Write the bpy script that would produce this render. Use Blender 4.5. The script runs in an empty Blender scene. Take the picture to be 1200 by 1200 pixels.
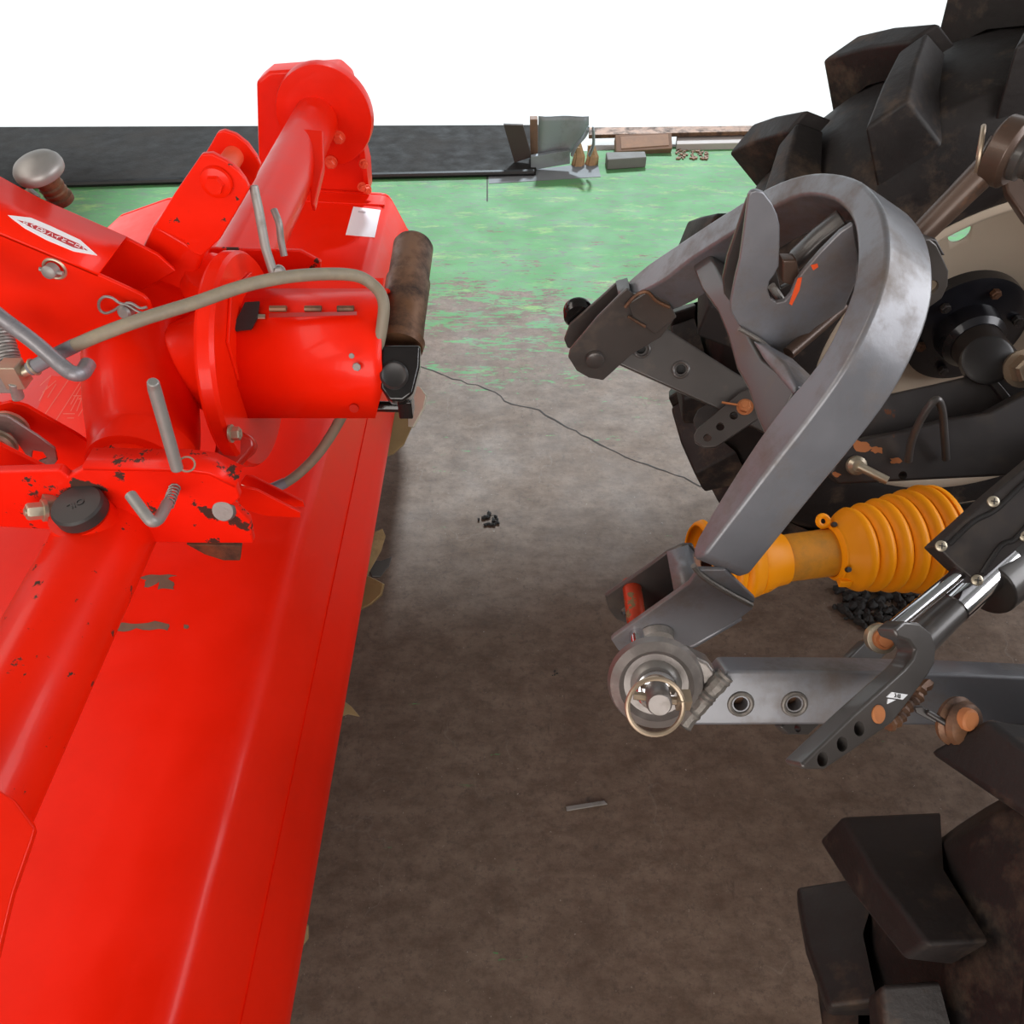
import bpy, bmesh, math, random
from mathutils import Vector, Matrix, Quaternion
random.seed(7)
V = Vector
S = bpy.context.scene
COL = S.collection
PITCH = math.radians(45.5); CP, SP = math.cos(PITCH), math.sin(PITCH)
FPX, H = 900.0, 1.5

# ---------------------------------------------------------------- camera, world, sun, lights, exposure
cam_d = bpy.data.cameras.new('camera'); cam = bpy.data.objects.new('camera', cam_d); COL.objects.link(cam)
cam.location = (0, 0, H); cam.rotation_euler = (math.pi/2 - PITCH, 0, 0)
cam_d.sensor_width = 36; cam_d.lens = 36*FPX/1200; cam_d.clip_start = .02; cam_d.clip_end = 200
S.camera = cam
S.view_settings.view_transform = 'Standard'; S.view_settings.look = 'None'
S.view_settings.gamma = 1; S.view_settings.use_curve_mapping = False
S.view_settings.exposure = 0.0
W = bpy.data.worlds.new('sky'); S.world = W; W.use_nodes = True
bg = W.node_tree.nodes['Background']; bg.inputs[0].default_value = (.92, .97, 1.0, 1); bg.inputs[1].default_value = 1.08
def lamp(name, kind, loc, rot, energy, color, **kw):
    d = bpy.data.lights.new(name, kind); d.energy = energy; d.color = color
    for k, v in kw.items(): setattr(d, k, v)
    o = bpy.data.objects.new(name, d); COL.objects.link(o); o.location = loc; o.rotation_euler = rot
    return o
sun = lamp('sun', 'SUN', (0, 12, 10), (math.radians(-43), 0, math.radians(-6)), 5.2, (.80, .92, 1.0), angle=math.radians(5))
fill_top = lamp('added_top_fill', 'AREA', (-2.6, .2, 3.05), (0, math.radians(-32), 0), 70, (1, .93, .85), shape='RECTANGLE', size=1.6, size_y=4.4)  # added fill lamp from the upper left; the roof has no opening there
fill_back = lamp('added_back_fill', 'AREA', (-.6, -3.6, 1.9), (math.radians(84), 0, 0), 190, (1.0, .95, .90), shape='RECTANGLE', size=5.0, size_y=2.4)  # added fill lamp behind the camera, brightens faces turned toward it
fill_side = lamp('added_side_fill', 'AREA', (3.9, .5, 2.7), (0, math.radians(55), 0), 195, (.97, .97, 1.0), shape='RECTANGLE', size=2.2, size_y=4.5)  # added fill lamp on the right, brightens the hood's front panel

# ---------------------------------------------------------------- pixel (1200 frame) -> world point on a plane
def ray(px, py):
    a = (px-600)/FPX; b = (600-py)/FPX
    return V((a, CP + b*SP, -SP + b*CP))
O = V((0, 0, H))
def U(px, py, x=None, y=None, z=None, d=None, pl=None):
    r = ray(px, py)
    if d is None:
        if z is not None: d = (z-H)/r.z
        elif y is not None: d = y/r.y
        elif x is not None: d = x/r.x
        else:
            p0, n = pl; d = (p0-O).dot(n)/r.dot(n)
    return O + r*d
def UU(pts, **k): return [U(px, py, **k) for px, py in pts]

# ---------------------------------------------------------------- mesh helpers
def crom(pts, n=6, closed=False):
    pts = [V(p) for p in pts]; out = []; N = len(pts)
    rng = range(N if closed else N-1)
    for i in rng:
        if closed: p0, p1, p2, p3 = pts[i-1], pts[i], pts[(i+1) % N], pts[(i+2) % N]
        else: p0, p1, p2, p3 = pts[max(i-1, 0)], pts[i], pts[i+1], pts[min(i+2, N-1)]
        for k in range(n):
            t = k/n
            out.append(.5*((2*p1)+(p2-p0)*t+(2*p0-5*p1+4*p2-p3)*t*t+(3*p1-p0-3*p2+p3)*t**3))
    if not closed: out.append(pts[-1])
    return out
def frame(axis):
    w = V(axis).normalized(); h = V((0, 0, 1)) if abs(w.z) < .9 else V((1, 0, 0))
    u = w.cross(h).normalized(); v = w.cross(u).normalized()
    return u, v, w
class MB:
    def __init__(s): s.bm = bmesh.new(); s.cuts = []
    def slab(s, pts, n, t, holes=()):
        """outline (3D, planar) extruded by t along -n, with real holes"""
        bm = s.bm; n = V(n).normalized()
        fs = [bm.faces.new([bm.verts.new(p) for p in pts])]
        s.cuts += [(h, n, t) for h in holes]
        r = bmesh.ops.extrude_face_region(bm, geom=fs, use_keep_orig=True)
        vs = [v for v in r['geom'] if isinstance(v, bmesh.types.BMVert)]
        bmesh.ops.translate(bm, verts=vs, vec=-n*t)
        return s
    def box(s, c, sx, sy, sz, rot=None):
        m = rot.to_4x4() if rot else Matrix.Identity(4)
        bmesh.ops.create_cube(s.bm, size=1, matrix=Matrix.Translation(V(c)) @ m @ Matrix.Diagonal((sx, sy, sz, 1)))
        return s
    def tube(s, path, r, seg=12, closed=False, cap=True, flat=1.0):
        path = [V(p) for p in path]; N = len(path); bm = s.bm
        rs = r if isinstance(r, (list, tuple)) else [r]*N
        rings = []; u = None; pt = None
        for i in range(N):
            if closed: t = (path[(i+1) % N]-path[i-1]).normalized()
            else: t = (path[min(i+1, N-1)]-path[max(i-1, 0)]).normalized()
            if u is None: u, v, _ = frame(t)
            else:
                q = pt.rotation_difference(t); u = q @ u; v = q @ v
            pt = t
            rings.append([bm.verts.new(path[i]+(u*math.cos(a)+v*math.sin(a)*flat)*rs[i]) for a in [2*math.pi*k/seg for k in range(seg)]])
        for i in range(N if closed else N-1):
            a, b = rings[i], rings[(i+1) % N]
            for k in range(seg): bm.faces.new((a[k], a[(k+1) % seg], b[(k+1) % seg], b[k]))
        if cap and not closed:
            bm.faces.new(rings[0][::-1]); bm.faces.new(rings[-1])
        return s
    def lathe(s, o, axis, prof, seg=32, cap=True):
        u, v, w = frame(axis); o = V(o); bm = s.bm; rings = []
        for t, r in prof:
            rings.append([bm.verts.new(o+w*t+(u*math.cos(a)+v*math.sin(a))*max(r, 1e-4)) for a in [2*math.pi*k/seg for k in range(seg)]])
        for a, b in zip(rings, rings[1:]):
            for k in range(seg): bm.faces.new((a[k], a[(k+1) % seg], b[(k+1) % seg], b[k]))
        if cap:
            bm.faces.new(rings[0][::-1]); bm.faces.new(rings[-1])
        return s
    def ring(s, c, axis, R, r, seg=28, sr=8, squash=1.0):
        u, v, w = frame(axis)
        return s.tube([V(c)+u*R*math.cos(a)+v*R*squash*math.sin(a) for a in [2*math.pi*k/seg for k in range(seg)]], r, sr, closed=True)
    def bolt(s, c, axis, r, h, washer=True):
        u, v, w = frame(axis); c = V(c)
        if washer: s.lathe(c-w*h*.1, w, [(0, r*1.5), (h*.22, r*1.5)], 20)
        s.lathe(c+w*h*.12, w, [(0, r*1.15), (h*.75, r*1.15), (h*.88, r*.95)], 6)
        s.lathe(c+w*h*.9, w, [(0, r*.55), (h*.2, r*.5)], 12)
        return s
    def xform(s, m): bmesh.ops.transform(s.bm, matrix=m, verts=s.bm.verts[:]); return s
    def build(s, name, mat, parent=None, bevel=0, smooth=True, ang=.6, seg=2, label=None, solid=0):
        me = bpy.data.meshes.new(name)
        bmesh.ops.recalc_face_normals(s.bm, faces=s.bm.faces[:])
        s.bm.to_mesh(me); s.bm.free()
        o = bpy.data.objects.new(name, me); COL.objects.link(o)
        me.materials.append(mat)
        if smooth:
            me.polygons.foreach_set('use_smooth', [True]*len(me.polygons)); me.set_sharp_from_angle(angle=ang)
        if solid:
            m = o.modifiers.new('t', 'SOLIDIFY'); m.thickness = solid; m.offset = 0
        if bevel:
            m = o.modifiers.new('b', 'BEVEL'); m.width = bevel; m.segments = seg; m.limit_method = 'ANGLE'; m.angle_limit = .6
            if smooth and not s.cuts:
                wn = o.modifiers.new('n', 'WEIGHTED_NORMAL'); wn.keep_sharp = False; wn.weight = 80
        if s.cuts:                                   # drill the holes, then keep the result as the mesh
            cb = MB()
            for h, n, t in s.cuts: cb.slab([V(p)+n*.006 for p in h], n, t+.012)
            co = cb.build('cutter', mat); bo = o.modifiers.new('h', 'BOOLEAN'); bo.object = co; bo.operation = 'DIFFERENCE'; bo.solver = 'EXACT'
            dg = bpy.context.evaluated_depsgraph_get(); me = bpy.data.meshes.new_from_object(o.evaluated_get(dg))
            o.modifiers.clear(); o.data = me; bpy.data.objects.remove(co)
            me.polygons.foreach_set('use_smooth', [True]*len(me.polygons)); me.set_sharp_from_angle(angle=.9)
            wn = o.modifiers.new('n', 'WEIGHTED_NORMAL'); wn.keep_sharp = True; wn.weight = 80
        if parent is not None:
            o.parent = parent; o.matrix_parent_inverse = PM[parent.name].inverted()
        PM[o.name] = PM.get(parent.name, Matrix.Identity(4)) if False else Matrix.Identity(4)
        if label: o['label'] = label
        return o
PM = {}
def thing(name, label, cat, loc, group=None):
    o = bpy.data.objects.new(name, None); COL.objects.link(o); o.location = loc
    o.empty_display_size = .1
    PM[o.name] = Matrix.Translation(V(loc)); o['label'] = label; o['category'] = cat
    if group: o['group'] = group
    return o
def tag(o, label, cat, group=None, kind=None):
    o['label'] = label; o['category'] = cat
    if group: o['group'] = group
    if kind: o['kind'] = kind
    return o
def struct(o): o['kind'] = 'structure'; return o
def circ(px, py, r, k, n=20, sq=1.0, tilt=0):
    """hole outline: a circle of real radius r about the unprojected centre on the plane"""
    c = U(px, py, **k)
    if 'y' in k: u, v = V((1, 0, 0)), V((0, 0, 1))
    elif 'x' in k: u, v = V((0, 1, 0)), V((0, 0, 1))
    elif 'z' in k: u, v = V((1, 0, 0)), V((0, 1, 0))
    else: u, v, _ = frame(k['pl'][1])
    return [c+(u*math.cos(a)+v*math.sin(a))*r for a in [2*math.pi*i/n for i in range(n)]]
def text_mesh(name, body, o, xdir, n, size, mat, parent, extrude=.0003, sx=1.0):
    c = bpy.data.curves.new(name, 'FONT'); c.body = body; c.size = size; c.extrude = extrude; c.align_x = 'CENTER'; c.align_y = 'CENTER'; c.resolution_u = 3
    t = bpy.data.objects.new(name+'_tmp', c); COL.objects.link(t)
    dg = bpy.context.evaluated_depsgraph_get(); me = bpy.data.meshes.new_from_object(t.evaluated_get(dg))
    bpy.data.objects.remove(t)
    x = V(xdir).normalized(); z = V(n).normalized(); x = (x-z*x.dot(z)).normalized(); y = z.cross(x)
    M = Matrix((x*sx, y, z)).transposed().to_4x4(); M.translation = V(o)
    me.transform(M); me.materials.clear(); me.materials.append(mat)
    ob = bpy.data.objects.new(name, me); COL.objects.link(ob); ob.parent = parent
    ob.matrix_parent_inverse = PM[parent.name].inverted(); PM[ob.name] = Matrix.Identity(4)
    return ob

# ---------------------------------------------------------------- materials
def nodes(name):
    m = bpy.data.materials.new(name); m.use_nodes = True; nt = m.node_tree
    return m, nt, nt.nodes['Principled BSDF']
def N(nt, kind, **kw):
    n = nt.nodes.new(kind)
    for k, v in kw.items():
        if k.startswith('i_'): n.inputs[k[2:].replace('_', ' ')].default_value = v
        else: setattr(n, k, v)
    return n
def ramp(nt, src, p0, p1, c0=(0, 0, 0, 1), c1=(1, 1, 1, 1)):
    r = nt.nodes.new('ShaderNodeValToRGB'); e = r.color_ramp.elements
    e[0].position = p0; e[1].position = p1; e[0].color = c0; e[1].color = c1
    nt.links.new(src, r.inputs[0]); return r.outputs[0]
def noise(nt, vec, scale, detail=4, rough=.6):
    n = N(nt, 'ShaderNodeTexNoise', i_Scale=scale, i_Detail=detail, i_Roughness=rough); nt.links.new(vec, n.inputs['Vector']); return n.outputs['Fac']
def mix(nt, f, a, b, mode='MIX'):
    m = nt.nodes.new('ShaderNodeMix'); m.data_type = 'RGBA'; m.blend_type = mode
    if isinstance(f, (int, float)): m.inputs[0].default_value = f
    else: nt.links.new(f, m.inputs[0])
    for s, v in ((6, a), (7, b)):
        if isinstance(v, tuple): m.inputs[s].default_value = (*v[:3], 1)
        else: nt.links.new(v, m.inputs[s])
    return m.outputs[2]
def surf(name, col, rough=.4, metal=0.0, var=.15, chip=None, chipcol=(.05, .03, .02), chipscale=25, coat=0.0, bump=0.0, dirt=None, dirtamt=.5, dirtscale=6, spec=.5, vs=14):
    """painted / bare surface with small colour variation, optional worn chips and dusty dirt patches"""
    m, nt, b = nodes(name)
    tc = N(nt, 'ShaderNodeTexCoord').outputs['Object']
    n1 = noise(nt, tc, vs, 5)
    lo = tuple(c*(1-var) for c in col); hi = tuple(min(1, c*(1+var)) for c in col)
    c = mix(nt, n1, lo, hi)
    rsrc = ramp(nt, n1, .2, .8, (rough*.75,)*3+(1,), (min(1, rough*1.3),)*3+(1,))
    if dirt:
        d = ramp(nt, noise(nt, tc, dirtscale, 8, .7), 1-dirtamt-.08, 1-dirtamt+.18)
        c = mix(nt, d, c, dirt)
        rsrc = mix(nt, d, rsrc, (.85, .85, .85))
    if chip:
        d = ramp(nt, noise(nt, tc, chipscale, 6, .65), chip, chip+.02)
        c = mix(nt, d, c, chipcol)
        rsrc = mix(nt, d, rsrc, (.8, .8, .8))
    nt.links.new(c, b.inputs['Base Color']); nt.links.new(rsrc, b.inputs['Roughness'])
    b.inputs['Metallic'].default_value = metal; b.inputs['Specular IOR Level'].default_value = spec
    b.inputs['Coat Weight'].default_value = coat; b.inputs['Coat Roughness'].default_value = .09
    if bump:
        bp = N(nt, 'ShaderNodeBump', i_Strength=bump, i_Distance=.002); nt.links.new(noise(nt, tc, 90, 5), bp.inputs['Height']); nt.links.new(bp.outputs[0], b.inputs['Normal'])
    return m
RED = (.84, .014, .0014)
M = dict(
    red=surf('red paint', RED, .36, var=.10, coat=.13, spec=.18),
    redworn=surf('red paint chipped', RED, .36, var=.10, coat=.12, spec=.18, chip=.635, chipscale=40),
    redbracket=surf('red paint heavily chipped', (.82, .012, .002), .4, var=.12, coat=.12, spec=.18, chip=.575, chipscale=26, chipcol=(.06, .025, .018)),
    redfaded=surf('faded red edge paint', (.82, .085, .03), .5, var=.1),
    oilred=surf('oily red casting', (.45, .012, .004), .3, var=.35, coat=.3, chip=.6, chipscale=20, chipcol=(.12, .02, .01)),
    dark=surf('dark grey paint', (.072, .064, .060), .36, metal=.2, var=.2, coat=.3, dirt=(.15, .115, .085), dirtamt=.36, dirtscale=9),
    darkclean=surf('slate grey paint', (.175, .178, .195), .35, metal=.3, var=.16, coat=.2, dirt=(.135, .10, .075), dirtamt=.45, dirtscale=8, bump=.12),
    darkrust=surf('dark paint with rust', (.04, .034, .033), .42, metal=.2, var=.25, chip=.63, chipscale=14, chipcol=(.16, .055, .022), dirt=(.09, .065, .045), dirtamt=.36),
    black=surf('black plastic', (.02, .018, .018), .42, var=.2),
    grease=surf('greasy black iron', (.016, .014, .014), .18, metal=.4, var=.3, coat=.5, bump=.3),
    rustbrown=surf('brown rusted steel', (.19, .09, .045), .42, metal=.3, var=.35, dirt=(.035, .022, .018), dirtamt=.5, dirtscale=18, vs=30),
    rust=surf('orange rust', (.42, .15, .05), .7, var=.25),
    steel=surf('dull steel', (.30, .285, .27), .45, metal=.45, var=.2, dirt=(.16, .14, .12), dirtamt=.38, dirtscale=20),
    zinc=surf('yellowed zinc', (.48, .42, .32), .36, metal=.7, var=.2),
    chrome=surf('chrome', (.72, .72, .74), .12, metal=1.0, var=.05),
    wire=surf('oxidised wire', (.42, .33, .24), .4, metal=.7, var=.3),
    hose=surf('dusty grey hose', (.22, .185, .135), .5, var=.2, dirt=(.30, .25, .17), dirtamt=.45, dirtscale=30),
    sleeve=surf('grey hose sleeve', (.17, .17, .19), .45, var=.15),
    cable=surf('galvanised rod', (.30, .29, .31), .38, metal=.6, var=.25, dirt=(.18, .17, .18), dirtamt=.4, dirtscale=40),
    capblack=surf('black rubber cap', (.032, .028, .027), .5, var=.15),
    rubber=surf('tyre rubber', (.012, .008, .0075), .6, var=.3, dirt=(.13, .085, .055), dirtamt=.40, dirtscale=9, bump=.4),
    rim=surf('cream rim paint', (.56, .47, .37), .5, var=.06, chip=.72, chipscale=18, chipcol=(.1, .08, .06)),
    hub=surf('black hub', (.012, .012, .017), .3, metal=.2, var=.2, coat=.3),
    orange=surf('orange guard plastic', (1.0, .33, .003), .45, var=.06, spec=.25),
    amber=surf('dusty amber tube plastic', (.62, .24, .012), .42, var=.12, dirt=(.34, .17, .03), dirtamt=.42, dirtscale=16),
    paper=surf('white paper', (.86, .87, .90), .7, var=.02),
    print_=surf('pale print', (.55, .56, .60), .7, var=.02),
    decalred=surf('decal crimson', (.55, .03, .04), .45, var=.05),
    white=surf('white print', (.88, .86, .88), .5, var=.03),
    faint=surf('worn pale print', (.82, .17, .12), .5, var=.2),
    scuff=surf('torn sticker residue', (.16, .10, .065), .7, var=.4, vs=60),
    blade=surf('muddy blade steel', (.30, .20, .09), .5, metal=.35, var=.35, dirt=(.10, .06, .03), dirtamt=.4, dirtscale=14),
    bladebright=surf('polished blade steel', (.60, .57, .47), .45, metal=.1, var=.15),
    weld=surf('weld bead', (.17, .155, .14), .5, metal=.5, var=.5, vs=120, bump=.8),
    mat=surf('black rubber mat', (.016, .0135, .012), .7, var=.3, dirt=(.032, .026, .022), dirtamt=.44, dirtscale=3, bump=.5, spec=.12),
    matedge=surf('mat edge', (.010, .009, .010), .4, var=.2),
    sheet=surf('weathered sheet metal', (.27, .29, .31), .5, metal=.3, var=.12, dirt=(.16, .15, .14), dirtamt=.4, dirtscale=5),
    wood=surf('weathered wood', (.22, .12, .075), .75, var=.35, vs=22),
    wooddark=surf('dark wood', (.05, .035, .03), .7, var=.3),
    palewood=surf('splintered wood', (.40, .24, .12), .8, var=.4, vs=60),
    stone=surf('grey stone', (.16, .15, .14), .85, var=.25, bump=.6),
    board=surf('pale plank', (.42, .36, .33), .7, var=.15),
    dirt=surf('black grit', (.02, .018, .017), .8, var=.4, bump=.8),
    shadwall=surf('old plaster wall', (.30, .29, .27), .8, var=.15),
    roof=surf('roof sheeting', (.22, .22, .22), .8, var=.1),
    apron=surf('sunlit concrete yard', (.62, .60, .57), .9, var=.06, vs=2),
    orangepaint=surf('orange paint smear', (.85, .10, .02), .5, var=.1),
    patch=surf('repair mortar', (.18, .185, .19), .8, var=.25, vs=10),
    castend=surf('scuffed cast steel', (.19, .17, .16), .38, metal=.5, var=.25, dirt=(.30, .27, .24), dirtamt=.40, dirtscale=28, bump=.3),
    browniron=surf('brown oiled iron', (.095, .058, .042), .4, metal=.35, var=.3, coat=.2, dirt=(.26, .11, .05), dirtamt=.33, dirtscale=22),
    redpin=surf('red smeared pin', (.45, .045, .015), .3, metal=.3, var=.4, chip=.56, chipscale=60, chipcol=(.20, .13, .06)),
    plank=surf('lighter brown plank', (.36, .21, .14), .7, var=.3, vs=30),  # lighter brown than the block's weathered wood
    crack=surf('dark crack', (.035, .028, .024), .9, var=.3),
)
# wood grain on the plank block
# ---- floor: worn green paint over bare concrete
def floor_mat():
    m, nt, b = nodes('worn green floor paint on concrete')
    L = nt.links.new
    tc = N(nt, 'ShaderNodeTexCoord').outputs['Object']
    sep = N(nt, 'ShaderNodeSeparateXYZ'); L(tc, sep.inputs[0])
    def mp(scale, rot=0, loc=(0, 0, 0)):
        k = N(nt, 'ShaderNodeMapping'); k.inputs['Scale'].default_value = scale; k.inputs['Rotation'].default_value = (0, 0, rot); k.inputs['Location'].default_value = loc
        L(tc, k.inputs[0]); return k.outputs[0]
    def mth(op, a, b_):
        k = nt.nodes.new('ShaderNodeMath'); k.operation = op
        for i, v in enumerate((a, b_)):
            if isinstance(v, (int, float)): k.inputs[i].default_value = v
            else: L(v, k.inputs[i])
        return k.outputs[0]
    n_big = noise(nt, mp((.9, 1.4, 1)), 1.6, 4); n_mid = noise(nt, mp((1.3, 5.5, 1), .06), 3.2, 9, .72); n_fine = noise(nt, mp((2.5, 9, 1), -.1), 9, 8, .75)
    ygrad = N(nt, 'ShaderNodeMapRange'); ygrad.inputs[1].default_value = 1.62; ygrad.inputs[2].default_value = 3.3; ygrad.inputs[3].default_value = -.30; ygrad.inputs[4].default_value = .50
    L(mth('ADD', sep.outputs[1], mth('MULTIPLY', mth('SUBTRACT', n_big, .5), .9)), ygrad.inputs[0])
    f = mth('ADD', ygrad.outputs[0], mth('ADD', mth('MULTIPLY', mth('SUBTRACT', n_mid, .5), 1.7), mth('MULTIPLY', mth('SUBTRACT', n_fine, .5), 1.5)))
    mask = ramp(nt, f, .08, .14)
    # concrete
    c1 = mix(nt, noise(nt, mp((1, 1, 1)), 2.3, 8, .65), (.165, .112, .080), (.285, .215, .168))
    c2 = mix(nt, ramp(nt, noise(nt, mp((1, 1.6, 1)), 11, 10, .75), .33, .72), (.10, .065, .045), c1)
    # pale hair-line scratches
    w = N(nt, 'ShaderNodeTexVoronoi'); w.feature = 'DISTANCE_TO_EDGE'; w.inputs['Scale'].default_value = 5.5; w.inputs['Randomness'].default_value = 1
    wv = N(nt, 'ShaderNodeMix'); wv.data_type = 'VECTOR'; wv.inputs[0].default_value = .35
    L(tc, wv.inputs[4]); nz = N(nt, 'ShaderNodeTexNoise', i_Scale=3.0, i_Detail=5.0); L(tc, nz.inputs['Vector']); L(nz.outputs['Color'], wv.inputs[5]); L(wv.outputs[1], w.inputs['Vector'])
    hair = mth('MULTIPLY', ramp(nt, w.outputs['Distance'], .0, .010, (1, 1, 1, 1), (0, 0, 0, 1)), ramp(nt, noise(nt, tc, 5, 3), .50, .60))
    c2 = mix(nt, ramp(nt, noise(nt, mp((1, 1, 1), 0, (2, 2, 0)), 55, 6, .8), .50, .72), c2, (.085, .062, .048))
    c2 = mix(nt, ramp(nt, noise(nt, mp((1, 1, 1), 0, (7, 2, 0)), 110, 3, .7), .68, .74), c2, (.38, .34, .30))
    c2 = mix(nt, mth('MULTIPLY', ramp(nt, noise(nt, mp((3.0, .8, 1), .5, (4, 1, 0)), 6, 9, .82), .60, .68), .55), c2, (.05, .035, .028))
    c3 = mix(nt, mth('MULTIPLY', hair, .14), c2, (.36, .33, .30))
    spots = ramp(nt, noise(nt, mp((1, 1, 1), 0, (3, 1, 0)), 16, 4, .6), .70, .76)
    c3 = mix(nt, mth('MULTIPLY', spots, .6), c3, (.05, .042, .038))
    # green paint, pale yellowish where thin
    g = mix(nt, noise(nt, mp((1, 2, 1)), 4, 6), (.062, .185, .068), (.110, .31, .105))
    g = mix(nt, ramp(nt, noise(nt, mp((1.2, 3, 1), .1, (5, 2, 0)), 3.4, 7, .7), .54, .70), g, (.25, .37, .12))
    g = mix(nt, ramp(nt, noise(nt, mp((1, 4, 1), 0, (9, 4, 0)), 6, 9, .8), .50, .64), g, (.11, .18, .11))
    dark = mix(nt, ramp(nt, noise(nt, mp((2, 6, 1), -.08, (1, 7, 0)), 8, 10, .8), .53, .60), g, (.13, .145, .115))
    col = mix(nt, mask, c3, dark)
    L(col, b.inputs['Base Color'])
    L(ramp(nt, noise(nt, tc, 5, 6), .2, .8, (.55,)*3+(1,), (.8,)*3+(1,)), b.inputs['Roughness'])
    b.inputs['Specular IOR Level'].default_value = .35
    bp = N(nt, 'ShaderNodeBump', i_Strength=.35, i_Distance=.004); L(noise(nt, tc, 40, 9, .7), bp.inputs['Height']); L(bp.outputs[0], b.inputs['Normal'])
    return m

# ---------------------------------------------------------------- the setting
f = MB(); f.slab([V((-5, -4, 0)), V((5, -4, 0)), V((5, 4.62, 0)), V((-.2+.0, 3.98, 0)), V((-5, 3.5, 0))], (0, 0, 1), .1)
floor = struct(f.build('floor', floor_mat(), smooth=False))
g = MB(); g.slab([V((-14, 2.9, -.012)), V((14, 2.9, -.012)), V((14, 40, -.012)), V((-14, 40, -.012))], (0, 0, 1), .1)
struct(g.build('ground', M['apron'], smooth=False))
r = MB(); r.slab([V((-5, -4, 3.3)), V((5, -4, 3.3)), V((5, 5.1, 3.3)), V((-1.2, 4.17, 3.3)), V((-1.5, 6.8, 3.3)), V((-5, 6.8, 3.3))], (0, 0, -1), .12)  # unseen roof; edge shaped to cut the sun, left part extended for shade
struct(r.build('ceiling', M['roof'], smooth=False))
for nm, c, sx, sy in (('wall_left', (-5.05, -.3, 1.65), .1, 7.6), ('wall_right', (5.05, .2, 1.65), .1, 8.6), ('wall_back', (0, -4.05, 1.65), 10.2, .1)):
    struct(MB().box(c, sx, sy, 3.3).build(nm, M['shadwall'], smooth=False))
# crack and joints: thin dark ribbons lying in the floor
def ribbon(name, pix, w, mat, jitter=0, z=.0012, parent=floor):
    pts = UU(pix, z=z)
    if jitter:
        q = []
        for a, b in zip(pts, pts[1:]):
            n = max(2, int((b-a).length/.025))
            for i in range(n): q.append(a.lerp(b, i/n)+V((random.uniform(-1, 1)*jitter, random.uniform(-1, 1)*jitter, 0)))
        pts = q+[pts[-1]]
    mb = MB(); L_ = []; R_ = []
    for i, p in enumerate(pts):
        t = (pts[min(i+1, len(pts)-1)]-pts[max(i-1, 0)]).normalized(); s = V((-t.y, t.x, 0)); ww = w*(random.uniform(.5, 1.3) if jitter else 1)
        L_.append(mb.bm.verts.new(p+s*ww)); R_.append(mb.bm.verts.new(p-s*ww))
    for i in range(len(pts)-1): mb.bm.faces.new((L_[i], R_[i], R_[i+1], L_[i+1]))
    return mb.build(name, mat, parent, smooth=False)
ribbon('floor_crack', [(492, 428), (540, 446), (578, 458), (600, 474), (632, 479), (650, 492), (690, 514), (722, 530), (748, 541), (790, 556), (822, 570), (850, 578)], .0022, M['crack'], .006)
ribbon('floor_joint', [(571, 205), (571, 236)], .003, M['crack'])
pp = MB(); pp.slab(UU([(572, 203), (640, 197), (700, 190), (704, 207), (640, 211), (573, 215)], z=.002), (0, 0, 1), .002); pp.build('floor_patch', M['patch'], floor, smooth=False)
# ---------------------------------------------------------------- things by the opening
zt = .02
m_ = MB(); m_.slab([U(-420, 222, z=zt), U(0, 216, z=zt), U(300, 207, z=zt), U(628, 201, z=zt), U(634, 146, z=zt), U(-420, 150, z=zt)], (0, 0, 1), .02)
tag(m_.build('rubber_mat', M['mat'], bevel=.004), 'large black rubber mat lying across the opening behind the red tiller', 'mat')
e = MB(); e.tube([U(-420, 226, z=.015), U(0, 218, z=.015), U(300, 209, z=.015), U(626, 202, z=.015)], .015, 8)
tag(e.build('rubber_sill_strip', M['matedge'], smooth=True), 'thin black strip along the near edge of the rubber mat', 'strip')
def slabY(pix, y, t=.01, holes=()):
    return MB().slab(UU(pix, y=y), (0, -1, 0), t, holes)
yb = 3.86
lb = slabY([(590, 146), (613, 147), (623, 184), (603, 191)], yb-.02, .02)
tag(lb.build('leaning_board', M['wooddark'], bevel=.002), 'dark narrow board leaning beside the grey metal sheet', 'board')
wp = slabY([(621, 140), (630, 140), (631, 203), (622, 203)], yb+.02, .05)
tag(wp.build('wooden_post', M['wood'], bevel=.003), 'thin weathered wooden post between leaning board and grey metal sheet', 'post')
# grey sheet metal with a rolled, torn foot
t_ = thing('metal_sheet', 'weathered grey metal sheet with curled torn lower corner', 'metal sheet', U(655, 196, z=0))
sh = MB(); rows = []
outline = [(631, 136, 690, 136), (631, 142, 690, 142), (631, 150, 690, 150), (631, 162, 685, 162), (631, 172, 676, 172), (630, 184, 664, 182)]
for k, (x0, y0, x1, y1) in enumerate(outline):
    a = U(x0, y0, y=yb-.03); b_ = U(x1, y1, y=yb-.03)
    rows.append([sh.bm.verts.new(a.lerp(b_, i/8)+V((0, -.006*math.sin(i/8*9), 0))) for i in range(9)])
for A, B in zip(rows, rows[1:]):
    for i in range(8): sh.bm.faces.new((A[i], A[i+1], B[i+1], B[i]))
sh.build('sheet_panel', M['sheet'], t_, solid=.004)
sk = slabY([(622, 184), (668, 176), (668, 192), (622, 200)], yb-.07, .03); sk.build('bottom_rail', M['sheet'], t_, bevel=.003)
cl = MB()
for off in (0, 12):
    cl.tube(crom(UU([(690+off*.4, 148), (686+off*.8, 158), (676+off*1.6, 170), (670+off*1.7, 182)], y=yb-.10), 5), [.010]*2+[.02]*14, 6, flat=.35)
cl.build('torn_flap', M['sheet'], t_)
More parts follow.
